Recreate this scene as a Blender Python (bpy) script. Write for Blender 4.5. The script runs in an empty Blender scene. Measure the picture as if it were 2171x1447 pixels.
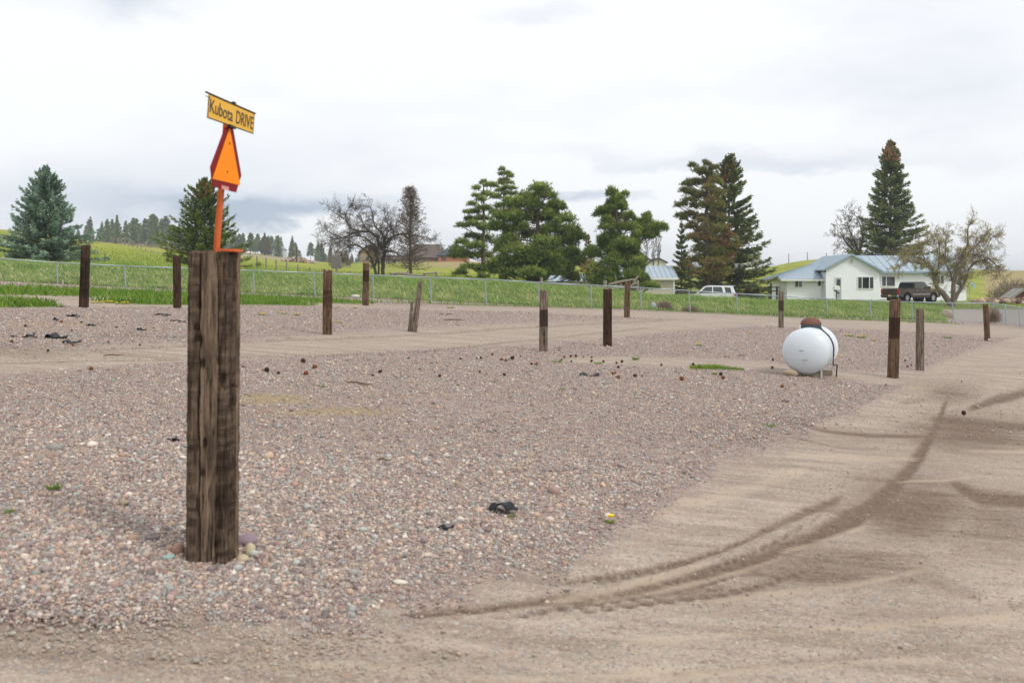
import bpy, bmesh, math, random
import numpy as np
from mathutils import Vector, Matrix, Euler

# ------------------------------------------------------------------ camera, sky, sun, exposure
S = bpy.context.scene
COL = S.collection
F, CX, YT, CZ = 2171*35/36., 1085.5, 602., 1.47      # focal length in photo pixels, principal column, horizon row, eye height
R = math.radians
cd = bpy.data.cameras.new('camera'); cam = bpy.data.objects.new('camera', cd); COL.objects.link(cam)
cam.location = (0, 0, CZ); cam.rotation_euler = (R(90), 0, 0)
cd.sensor_width = 36; cd.lens = 35; cd.shift_y = -(723.5-YT)/2171; cd.clip_start = .1; cd.clip_end = 20000
cd.dof.use_dof = True; cd.dof.focus_distance = 21; cd.dof.aperture_fstop = 4.0
S.camera = cam
S.view_settings.view_transform = 'Standard'; S.view_settings.look = 'None'; S.view_settings.gamma = 1
S.view_settings.exposure = 0.22
SUN_AZ, SUN_EL = 128, 46          # degrees clockwise from +Y (view direction), elevation
W = bpy.data.worlds.new('World'); S.world = W; W.use_nodes = True
sd = bpy.data.lights.new('sun', 'SUN'); sun = bpy.data.objects.new('sun', sd); COL.objects.link(sun)
sd.energy = 1.5; sd.angle = R(11); sd.color = (1, .955, .88)
_a, _e = R(SUN_AZ), R(SUN_EL)
sdir = Vector((math.sin(_a)*math.cos(_e), math.cos(_a)*math.cos(_e), math.sin(_e)))
sun.rotation_euler = sdir.to_track_quat('Z', 'Y').to_euler(); sun.location = (20, -20, 30)

class NT:
    """tiny node-graph writer"""
    def __init__(s, tree): s.t = tree; s.n = tree.nodes; s.l = tree.links
    def node(s, typ, **kw):
        n = s.n.new(typ)
        for k, v in kw.items(): setattr(n, k, v)
        return n
    def put(s, sock, v):
        if v is None: return
        if hasattr(v, 'is_output'): s.l.new(v, sock)
        else:
            if hasattr(sock.default_value, '__len__') and not hasattr(v, '__len__'): v = [v]*len(sock.default_value)
            if hasattr(v, '__len__') and len(v) == 3 and len(sock.default_value) == 4: v = (*v, 1)
            sock.default_value = v
    def m(s, op, a, b=None, c=None, clamp=False):
        n = s.node('ShaderNodeMath', operation=op, use_clamp=clamp)
        s.put(n.inputs[0], a)
        if b is not None: s.put(n.inputs[1], b)
        if c is not None: s.put(n.inputs[2], c)
        return n.outputs[0]
    def vm(s, op, a, b=None):
        n = s.node('ShaderNodeVectorMath', operation=op); s.put(n.inputs[0], a)
        if b is not None: s.put(n.inputs[1], b)
        return n.outputs[0]
    def mix(s, f, a, b, mode='MIX'):
        n = s.node('ShaderNodeMix', data_type='RGBA', blend_type=mode)
        s.put(n.inputs[0], f); s.put(n.inputs[6], a); s.put(n.inputs[7], b)
        return n.outputs[2]
    def noise(s, vec, scale, detail=3, rough=.55, out=0):
        n = s.node('ShaderNodeTexNoise'); s.put(n.inputs['Vector'], vec); s.put(n.inputs['Scale'], scale)
        s.put(n.inputs['Detail'], detail); s.put(n.inputs['Roughness'], rough); return n.outputs[out]
    def ramp(s, fac, stops, interp='LINEAR'):
        n = s.node('ShaderNodeValToRGB'); cr = n.color_ramp; cr.interpolation = interp
        while len(cr.elements) < len(stops): cr.elements.new(.5)
        for e, (p, c) in zip(cr.elements, stops):
            e.position = p; e.color = (*c, 1) if hasattr(c, '__len__') else (c, c, c, 1)
        s.put(n.inputs[0], fac); return n.outputs[0]
    def sm(s, v, a, b):
        n = s.node('ShaderNodeMapRange', interpolation_type='SMOOTHSTEP'); s.put(n.inputs[0], v)
        n.inputs[1].default_value = a; n.inputs[2].default_value = b; return n.outputs[0]

def build_world():
    t = NT(W.node_tree); t.n.clear()
    out = t.node('ShaderNodeOutputWorld')
    sky = t.node('ShaderNodeTexSky', sky_type='NISHITA'); sky.sun_disc = False
    sky.sun_elevation = R(SUN_EL); sky.sun_rotation = R(SUN_AZ)
    bgA = t.node('ShaderNodeBackground'); t.put(bgA.inputs[0], sky.outputs[0]); bgA.inputs[1].default_value = .1
    d = t.node('ShaderNodeTexCoord').outputs['Generated']
    sp = t.node('ShaderNodeSeparateXYZ'); t.put(sp.inputs[0], d)
    x, y, z = sp.outputs
    yy = t.m('MAXIMUM', y, .12)
    u0 = t.m('DIVIDE', x, yy); v0 = t.m('DIVIDE', z, yy)
    # break the edges of every bank of cloud with noise on the direction
    vec = t.vm('MULTIPLY', d, (1, 1, 2.4))
    nz = t.noise(vec, 5.5, 7, .58); nz2 = t.noise(t.vm('ADD', vec, (3.1, 7.7, 1.3)), 9, 6, .6); big = t.noise(t.vm('MULTIPLY', d, (1, 1, 3.5)), 2.6, 5, .55)
    u = t.m('ADD', u0, t.m('MULTIPLY', t.m('SUBTRACT', nz, .5), .16))
    v = t.m('ADD', v0, t.m('MULTIPLY', t.m('SUBTRACT', nz2, .5), .075))
    front = t.m('GREATER_THAN', y, .15)
    def lobe(px, py, rx, ry, amt):
        a = t.m('DIVIDE', t.m('SUBTRACT', u, (px-CX)/F), rx/F); b = t.m('DIVIDE', t.m('SUBTRACT', v, (YT-py)/F), ry/F)
        r2 = t.m('ADD', t.m('MULTIPLY', a, a), t.m('MULTIPLY', b, b))
        return t.m('MULTIPLY', t.m('EXPONENT', t.m('MULTIPLY', r2, -1.)), amt)
    dark = None
    for f in [(590, 452, 220, 36, .85), (330, 430, 200, 40, .30), (60, 420, 260, 90, .30), (1170, 418, 150, 18, .62), (1360, 408, 120, 14, .30), (1560, 345, 380, 30, .36), (1620, 408, 110, 12, .28),
              (290, 15, 120, 50, .38), (1150, 20, 150, 30, .24), (600, 330, 420, 90, .18), (2000, 140, 320, 150, .24), (980, 500, 240, 60, .22), (1300, 490, 150, 50, .12), (220, 500, 200, 40, .12), (2120, 330, 160, 110, .12)]:
        l = lobe(*f); dark = l if dark is None else t.m('ADD', dark, l)
    lit = None
    for f in [(650, 508, 75, 42, .85), (720, 530, 80, 40, .7), (560, 500, 50, 24, .3), (1080, 380, 110, 30, .4), (1480, 385, 180, 25, .3), (1750, 420, 260, 45, .35)]:
        l = lobe(*f); lit = l if lit is None else t.m('ADD', lit, l)
    dark = t.m('MULTIPLY', front, t.m('SUBTRACT', dark, lit))
    dark = t.m('ADD', dark, t.m('MULTIPLY', t.m('SUBTRACT', big, .55), .75))
    dark = t.m('ADD', dark, t.m('MULTIPLY', t.m('SUBTRACT', nz2, .5), .22))
    colr = t.ramp(dark, [(0, (.915, .925, .94)), (.12, (.84, .858, .89)), (.4, (.66, .71, .785)), (.8, (.42, .495, .60))])
    up = t.sm(z, .3, .85)
    stg = t.m('ADD', 1.0, t.m('MULTIPLY', up, .15))
    bgB = t.node('ShaderNodeBackground'); t.put(bgB.inputs[0], colr); t.put(bgB.inputs[1], stg)
    mx = t.node('ShaderNodeMixShader'); mx.inputs[0].default_value = .95
    t.l.new(bgA.outputs[0], mx.inputs[1]); t.l.new(bgB.outputs[0], mx.inputs[2]); t.l.new(mx.outputs[0], out.inputs[0])
build_world()

# ------------------------------------------------------------------ helpers
rng = np.random.default_rng(11)
random.seed(11)
def srgb(h):
    v = [int(h[i:i+2], 16)/255 for i in (0, 2, 4)]
    return tuple(c/12.92 if c <= .04045 else ((c+.055)/1.055)**2.4 for c in v)
def at(px, py, Z): return Vector(((px-CX)/F*Z, Z, CZ-(py-YT)/F*Z))
def tag(o, label=None, cat=None, group=None, kind=None):
    for k, v in (('label', label), ('category', cat), ('group', group), ('kind', kind)):
        if v: o[k] = v
    return o
def empty(name, loc, label, cat, group=None, rz=0):
    o = bpy.data.objects.new(name, None); COL.objects.link(o); o.location = loc; o.rotation_euler = (0, 0, rz); o.empty_display_size = .2
    return tag(o, label, cat, group)
def wloc(o):
    v = Vector((0, 0, 0))
    while o is not None: v = v+o.location; o = o.parent
    return v
def link(name, me, mat, parent=None, loc=None):
    o = bpy.data.objects.new(name, me); COL.objects.link(o)
    if mat is not None: me.materials.append(mat)
    if parent is not None: o.parent = parent
    if loc is not None: o.location = loc
    return o
def mesh_np(name, V, faces, attrs=None, smooth=False):
    """V (n,3); faces (m,k) int array; attrs {name: (kind, array per vertex)}"""
    me = bpy.data.meshes.new(name); V = np.ascontiguousarray(V, np.float32); faces = np.ascontiguousarray(faces, np.int32); m, k = faces.shape
    me.vertices.add(len(V)); me.vertices.foreach_set('co', V.ravel())
    me.loops.add(m*k); me.loops.foreach_set('vertex_index', faces.ravel())
    me.polygons.add(m); me.polygons.foreach_set('loop_start', np.arange(0, m*k, k, dtype=np.int32))
    if smooth: me.polygons.foreach_set('use_smooth', np.ones(m, bool))
    for an, (kd, arr) in (attrs or {}).items():
        a = me.attributes.new(an, kd, 'POINT')
        a.data.foreach_set('color' if kd == 'FLOAT_COLOR' else 'value', np.ascontiguousarray(arr, np.float32).ravel())
    me.update(calc_edges=True); me.validate(); return me

class MB:
    """collects polygons in world (or local) space and links them as ONE mesh object"""
    def __init__(s): s.v = []; s.f = []
    def add(s, vs, fs):
        b = len(s.v); s.v += [tuple(v) for v in vs]; s.f += [tuple(b+i for i in f) for f in fs]; return s
    def box(s, c, size, rot=None, taper=1.0):
        x, y, z = (q/2 for q in size); c = Vector(c)
        vs = [Vector((a*x*(taper if k > 0 else 1), b*y*(taper if k > 0 else 1), k*z)) for k in (-1, 1) for b in (-1, 1) for a in (-1, 1)]
        if rot is not None: vs = [rot @ v for v in vs]
        return s.add([v+c for v in vs], [(0, 2, 3, 1), (4, 5, 7, 6), (0, 1, 5, 4), (2, 6, 7, 3), (0, 4, 6, 2), (1, 3, 7, 5)])
    def tube(s, pts, rad, n=8, cap=True):
        pts = [Vector(p) for p in pts]; rad = rad if hasattr(rad, '__len__') else [rad]*len(pts); rings = []
        for i, p in enumerate(pts):
            d = (pts[min(i+1, len(pts)-1)]-pts[max(i-1, 0)]).normalized()
            a = d.orthogonal().normalized() if i == 0 else (pa-d*pa.dot(d)).normalized()
            pa = a; b = d.cross(a)
            rings.append([p+(a*math.cos(2*math.pi*k/n)+b*math.sin(2*math.pi*k/n))*rad[i] for k in range(n)])
        fs = [(i*n+k, i*n+(k+1) % n, (i+1)*n+(k+1) % n, (i+1)*n+k) for i in range(len(pts)-1) for k in range(n)]
        if cap: fs += [tuple(range(n))[::-1], tuple((len(pts)-1)*n+k for k in range(n))]
        return s.add([v for r in rings for v in r], fs)
    def prism(s, poly, ext):
        """poly: 3-D points of one cap; ext: vector to the other cap"""
        n = len(poly); ext = Vector(ext); poly = [Vector(p) for p in poly]
        return s.add(poly+[p+ext for p in poly], [tuple(range(n))[::-1], tuple(range(n, 2*n))]+[(i, (i+1) % n, n+(i+1) % n, n+i) for i in range(n)])
    def build(s, name, mat, parent=None, world=True, bevel=0, smooth=False, seg=2):
        me = bpy.data.meshes.new(name); off = wloc(parent) if (parent is not None and world) else Vector((0, 0, 0))
        me.from_pydata([tuple(Vector(v)-off) for v in s.v], [], s.f); me.update()
        bm = bmesh.new(); bm.from_mesh(me); bmesh.ops.recalc_face_normals(bm, faces=bm.faces)
        if bevel: bmesh.ops.bevel(bm, geom=list(bm.edges), offset=bevel, segments=seg, affect='EDGES', clamp_overlap=True)
        if smooth:
            for f in bm.faces: f.smooth = True
        bm.to_mesh(me); bm.free()
        return link(name, me, mat, parent)

def principled(name):
    m = bpy.data.materials.new(name); m.use_nodes = True; t = NT(m.node_tree)
    return m, t, t.n['Principled BSDF']
def mat(name, col, rough=.7, metal=0, var=.18, scale=6, bump=0, spec=.35, stretch=(1, 1, 1), rust=None):
    m, t, b = principled(name)
    oc = t.node('ShaderNodeTexCoord').outputs['Object']; oc = t.vm('MULTIPLY', oc, stretch)
    n = t.noise(oc, scale, 5, .6)
    c = t.mix(n, tuple(q*(1-var) for q in col), tuple(min(1, q*(1+var)) for q in col))
    if rust: c = t.mix(t.sm(t.noise(oc, scale*.6, 4), .52, .66), c, rust)
    t.put(b.inputs['Base Color'], c); t.put(b.inputs['Roughness'], t.m('ADD', rough-.06, t.m('MULTIPLY', n, .12)))
    b.inputs['Metallic'].default_value = metal; b.inputs['Specular IOR Level'].default_value = spec
    if bump:
        bp = t.node('ShaderNodeBump'); bp.inputs['Strength'].default_value = .6; bp.inputs['Distance'].default_value = bump; t.put(bp.inputs['Height'], n); t.put(b.inputs['Normal'], bp.outputs[0])
    return m
def leafmat(name, stops, trans=.25, rough=.75):
    """foliage: colour picked by each leaf's own tint (random, lighter at spruce tips, with painted light on pines) plus slow variation through the plant"""
    m, t, b = principled(name)
    at_ = t.node('ShaderNodeAttribute', attribute_name='tint').outputs['Fac']
    n = t.noise(t.node('ShaderNodeTexCoord').outputs['Object'], .9, 3)
    f = t.m('ADD', t.m('MULTIPLY', at_, .75), t.m('MULTIPLY', t.m('SUBTRACT', n, .5), .9), clamp=True)
    f = t.m('ADD', f, .12, clamp=True)
    c = t.ramp(f, stops)
    t.put(b.inputs['Base Color'], c); b.inputs['Roughness'].default_value = rough; b.inputs['Specular IOR Level'].default_value = .25
    tr = t.node('ShaderNodeBsdfTranslucent'); t.put(tr.inputs[0], c); mx = t.node('ShaderNodeMixShader'); mx.inputs[0].default_value = trans
    o = t.n['Material Output']; t.l.new(b.outputs[0], mx.inputs[1]); t.l.new(tr.outputs[0], mx.inputs[2]); t.l.new(mx.outputs[0], o.inputs[0])
    return m

# ------------------------------------------------------------------ terrain
LX0, LCA, LZ0, LSA = -21.868, .9581, 47.838, .28644      # the chain link fence line in plan
LP = (-1.46843561, -.0787315508, .0152315449, 5.74028072e-4, -1.66910719e-4)
TC = np.array([-700, -200, 0, 200, 400, 600, 800, 1000, 1200, 1400, 1500, 1600, 1700, 1800, 1950, 2060, 2171, 2500, 3000.])
TS = np.array([1, 1.13, 1.35, 1.6, 2.2, 3.2, 4.2, 8, 12, 20, 110.])
TY = np.array([
 [553,557,561,564,571,583,593,601,612,628,634,639,643,646,651,674,681,690,690],
 [537,548,552,556,565,582,592,599,609,640,649,650,645,645,650,655,656,660,660],
 [520,535,540,545,556,574,586,592,604,645,648,648,639,637,637,638,638,640,640],
 [500,518,522,530,548,568,580,585,598,615,622,625,627,629,631,646,650,652,652],
 [470,478,485,511,534,556,570,568,580,587,590,572,552,548,556,570,573,575,575],
 [475,485,492,514,533,552,557,554,560,566,573,575,565,560,566,574,577,580,580],
 [520,530,530,524,536,552,578,590,600,602,602,602,602,602,602,602,602,602,602],
 [520,516,515,512,525,543,572,592,600,602,602,602,602,602,602,602,602,602,602],
 [602]*19, [602]*19], float)
def catmull(px):
    i = np.clip(np.searchsorted(TC, px)-1, 0, len(TC)-2); f = np.clip((px-TC[i])/(TC[i+1]-TC[i]), 0, 1)
    g = lambda k: TY[:, np.clip(i+k, 0, len(TC)-1)]
    p0, p1, p2, p3 = g(-1), g(0), g(1), g(2)
    h1 = (TC[np.clip(i+1, 0, 18)]-TC[i]); d0 = TC[i]-TC[np.clip(i-1, 0, 18)]; d1 = TC[np.clip(i+2, 0, 18)]-TC[np.clip(i+1, 0, 18)]
    m1 = (p2-p0)/np.maximum(h1+d0, 1)*h1; m2 = (p3-p1)/np.maximum(h1+d1, 1)*h1
    f2, f3 = f*f, f*f*f
    return (2*f3-3*f2+1)*p1+(f3-2*f2+f)*m1+(-2*f3+3*f2)*p2+(f3-f2)*m2
def lot(X, Y):
    X = np.clip(X, -32, 42); Y = np.clip(Y, -3, 66)
    return CZ+LP[0]+LP[1]*X+LP[2]*Y+LP[3]*X*Y+LP[4]*Y*Y
def fence_s(X, Y):
    t = np.clip(X/np.maximum(Y, 1), -.95, .95); u = (t*LZ0-LX0)/(LCA-t*LSA); Zf = LZ0+u*LSA
    return t, Zf, Y/Zf
def H(X, Y):
    X = np.atleast_1d(np.asarray(X, float)); Y = np.atleast_1d(np.asarray(Y, float)); sh = X.shape; X = X.ravel(); Y = Y.ravel()
    z = lot(X, Y); t, Zf, s = fence_s(X, Y); k = s > 1
    if k.any():
        tk, zk, sk = t[k], Zf[k], np.clip(s[k], 1, 109.9); y = catmull(CX+F*tk)
        Zr = TS[:, None]*zk[None]; zz = np.empty_like(Zr); zz[0] = lot(tk*zk, zk); zz[1:] = CZ-(y-YT)*Zr[1:]/F
        i = np.clip(np.searchsorted(TS, sk)-1, 0, len(TS)-2); f = (sk-TS[i])/(TS[i+1]-TS[i]); a = np.arange(len(sk))
        f = np.where(i == 0, f*f*(3-2*f), f)
        z[k] = zz[i, a]*(1-f)+zz[i+1, a]*f
    return z.reshape(sh)
def h1(x, y): return float(H([x], [y])[0])
_zs = np.geomspace(1.2, 900, 4000)
def hit(px, py):
    """the point of the ground seen at a photo pixel"""
    X = (px-CX)/F*_zs; d = CZ-(py-YT)/F*_zs-H(X, _zs); i = int(np.argmax(d <= 0))
    if i == 0:      # the ray grazes the skyline: take the nearest pass
        i = int(np.argmin(np.where(_zs > 60, d, 1e9))); Z = _zs[i]; return Vector(((px-CX)/F*Z, Z, h1((px-CX)/F*Z, Z)))
    f = d[i-1]/(d[i-1]-d[i]) if d[i-1] != d[i] else 0; Z = _zs[i-1]+(_zs[i]-_zs[i-1])*f
    return Vector(((px-CX)/F*Z, Z, h1((px-CX)/F*Z, Z)))
def proj(X, Y, z):
    Ym = np.maximum(Y, 1.2); return CX+F*X/Ym, YT+F*(CZ-z)/Ym

def sstep(x, a, b): f = np.clip((x-a)/(b-a), 0, 1); return f*f*(3-2*f)
def band(px, py, pts, soft=1.0):
    """pts (px, py, half height): 1 on the centre line"""
    P = np.array(pts, float); c = np.interp(px, P[:, 0], P[:, 1]); w = np.interp(px, P[:, 0], P[:, 2])
    e = np.clip((px-P[0, 0]+25)/50, 0, 1)*np.clip((P[-1, 0]+25-px)/50, 0, 1)
    return np.exp(-((py-c)/w)**2*soft)*e
DIRT_EDGE = np.array([(-600,1240),(0,1250),(400,1268),(700,1285),(900,1282),(1050,1250),(1200,1180),(1350,1095),(1480,1030),(1600,960),(1750,890),(1850,835),(1930,792),(2000,765),(2080,735),(2171,705),(2600,690.)])
def ground_masks(X, Y, z):
    px, py = proj(X, Y, z); t, Zf, s = fence_s(X, Y); inlot = s < 1
    e = np.interp(px, DIRT_EDGE[:, 0], DIRT_EDGE[:, 1]); nz_ = np.maximum(py-600, 20)/500; e = e+nz_*(16*np.sin(px*.011)+11*np.sin(px*.027+1)+7*np.sin(px*.06)); soft = .15*np.maximum(py-600, 20)+5
    dirt = sstep((py-e)/soft, -1.0, 1.2)*(1-.38*sstep(950-px, 0, 500)*sstep(1400-py, 0, 120))
    for b in ([(-300,772,24),(0,765,26),(250,752,24),(400,745,22),(600,735,24),(700,728,24),(850,718,24),(1000,712,24),(1150,705,24),(1300,697,19),(1450,687,13),(1600,681,10),(1750,686,9),(1900,690,10),(2100,702,11),(2300,712,12)],
              [(-300,628,11),(0,632,11),(150,636,10),(300,637,6),(420,641,5),(520,638,4),(600,642,4),(760,648,4),(900,652,4),(1100,656,4),(1330,665,6),(1500,672,7),(1650,680,9)],
              [(120,646,4),(200,645,7),(330,645,5),(420,650,3)],
              [(1200,762,7),(1400,766,10),(1600,772,10),(1700,785,8),(1850,800,12),(1960,800,20)]):
        dirt = np.maximum(dirt, band(px, py, b, .7)*.95)
    dark = np.zeros_like(px)
    for a, b in [(.95,[(860,1294,8),(1000,1282,9),(1150,1264,11),(1300,1250,13),(1450,1216,15),(1600,1174,19),(1720,1130,25),(1820,1080,32),(1900,1020,34),(1950,960,34),(1985,900,26),(2005,850,16),(2022,812,10)]),
                 (.7,[(1250,1228,5),(1400,1196,7),(1550,1148,10),(1700,1082,14),(1800,1036,16)]),
                 (.95,[(1965,884,13),(2060,892,17),(2250,902,12)]), (.8,[(2040,868,10),(2100,846,13),(2300,800,14)]),
                 (.9,[(2005,1008,14),(2080,1046,24),(2300,1070,22)]), (.75,[(-300,1298,9),(60,1301,9),(200,1309,6),(400,1313,5)]),
                 (.6,[(-300,1362,8),(150,1371,9),(350,1383,6),(500,1391,4)]), (.75,[(1620,880,3),(1740,905,6),(1850,916,8),(1975,922,8)]),
                 (.6,[(1660,916,3),(1780,940,4),(1870,946,5)]), (.5,[(-300,766,3),(300,760,2.5),(600,753,3),(900,742,3),(1100,722,2.5),(1400,690,2)]),
                 (.45,[(550,720,3),(800,713,2.5),(1100,693,3),(1450,676,2)]), (.45,[(1400,1420,9),(1800,1385,12),(2300,1310,14)]),
                 (.5,[(1560,1235,22),(1800,1205,36),(1950,1212,32),(2080,1255,20)]), (.4,[(1800,1320,10),(2171,1270,14),(2400,1250,14)]),
                 (.5,[(1900,850,8),(1990,838,10),(2060,815,8)]), (.3,[(500,1345,8),(1000,1330,10),(1500,1310,8)]), (.35,[(-200,708,4),(300,712,4),(560,722,4)]),
                 (.45,[(0,742,3),(200,738,4),(420,730,3)])]:
        dark = np.maximum(dark, a*band(px, py, b))
    for x, y, rx, ry, a in [(2060,915,200,60,.78),(1930,1060,190,110,.74),(1740,1190,320,70,.64),(2120,1100,200,100,.6),(1480,1240,260,36,.56),(2015,830,90,34,.62),(1800,925,200,30,.45),(100,1320,300,40,.5),(60,745,200,14,.45),(1900,1290,300,40,.4),(900,1380,500,30,.35)]:
        dark = np.maximum(dark, a*np.exp(-((px-x)/rx)**2-((py-y)/ry)**2))
    for x0, y0, x1, y1, w in [(1000,1296,1950,1060,5),(1100,1236,1900,985,5),(1250,1276,1990,1090,6),(1350,1215,1935,950,5),(1150,1290,1780,1165,4)]:
        yc = y0+(y1-y0)*np.clip((px-x0)/(x1-x0), 0, 1)**1.7+4*np.sin(px*.013+x0); dark = np.maximum(dark, .9*np.exp(-((py-yc)/w)**2)*np.clip((px-x0)/120, 0, 1)*np.clip((x1-px)/330, 0, 1))
    pale = np.zeros_like(px)
    for b in ([(1050,1282,6),(1150,1268,7),(1300,1236,9),(1450,1196,8),(1540,1168,4)],[(1240,1262,5),(1400,1236,8),(1560,1196,9),(1680,1160,5)],[(1400,1276,5),(1600,1248,9),(1800,1228,8),(1960,1198,5)],[(1640,1160,7),(1760,1130,10),(1850,1100,5)],[(2040,948,4),(2150,952,6),(2300,950,6)],[(1900,1010,3),(2000,1008,4),(2080,1000,3)],
              [(1300,1352,8),(1700,1330,12),(2171,1290,14)],[(900,1425,9),(1500,1418,14),(2000,1390,12)],[(300,1400,8),(700,1395,12),(1000,1398,8)],[(1660,960,5),(1850,968,8),(1960,962,5)],[(1380,1090,14),(1560,1040,22),(1720,985,14)]):
        pale = np.maximum(pale, band(px, py, b, .8))
    global PALEM; PALEM = pale
    moss = np.zeros_like(px)
    for x, y, rx, ry, a in [(560,848,150,16,.85),(700,872,190,14,.8),(880,835,120,10,.5),(120,690,160,10,.6),(330,695,140,9,.5),(60,960,120,8,.45),(450,810,130,9,.5),(60,660,90,5,.4),(1500,781,70,6,.5),(1950,820,60,6,.3),(820,800,60,5,.3)]:
        moss = np.maximum(moss, a*np.exp(-((px-x)/rx)**2-((py-y)/ry)**2))
    grass = np.where(inlot, 0, sstep(s, 1.0, 1.02))
    # verge strips inside the fence
    for b in ([(-500,606,9),(0,615,8),(150,619,8),(300,624,8),(500,630,7),(600,634,6),(690,637,5),(760,641,3),(800,643,1)],
              [(-500,634,8),(0,643,7),(80,645,5),(130,648,2)], [(190,636,1.5),(250,639,3),(400,642,4),(560,642,4),(640,644,4),(668,646,1.5)],
              [(780,640,.6),(1000,646,1),(1300,654,1),(1600,667,1.2),(1800,677,1.2),(1990,683,1.2),(2040,687,.6)]):
        grass = np.maximum(grass, np.where(inlot, band(px, py, b, .8), 0))
    # the gravel road beyond the right-hand corner of the fence
    road = np.where(inlot, 0, sstep(px, 1985, 2030)*sstep(py, 652, 658)); road = np.maximum(road, np.where(~inlot & (px > 2100) & (s < 1.3), 1, 0)*sstep(py, 650, 656))
    grass = grass*(1-road); dirt = dirt*inlot; global ROADM; ROADM = road
    dry = np.where(inlot, 0, sstep(s, 6, 9)); dry = np.maximum(dry, np.where(~inlot, .9*np.exp(-((px-980)/120)**2)*sstep(s, 2.6, 3.6), 0))
    dry = np.maximum(dry, np.where(~inlot, .95*sstep(px, 2055, 2110)*sstep(s, 2.1, 2.6), 0)); dry = np.maximum(dry, np.where(~inlot & (s < 1.1), .35*np.exp(-((s-1.03)/.03)**2), 0))
    yel = np.where(inlot, 0, sstep(s, 1.25, 1.8))
    return dirt, dark, moss, grass, dry, yel

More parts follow.
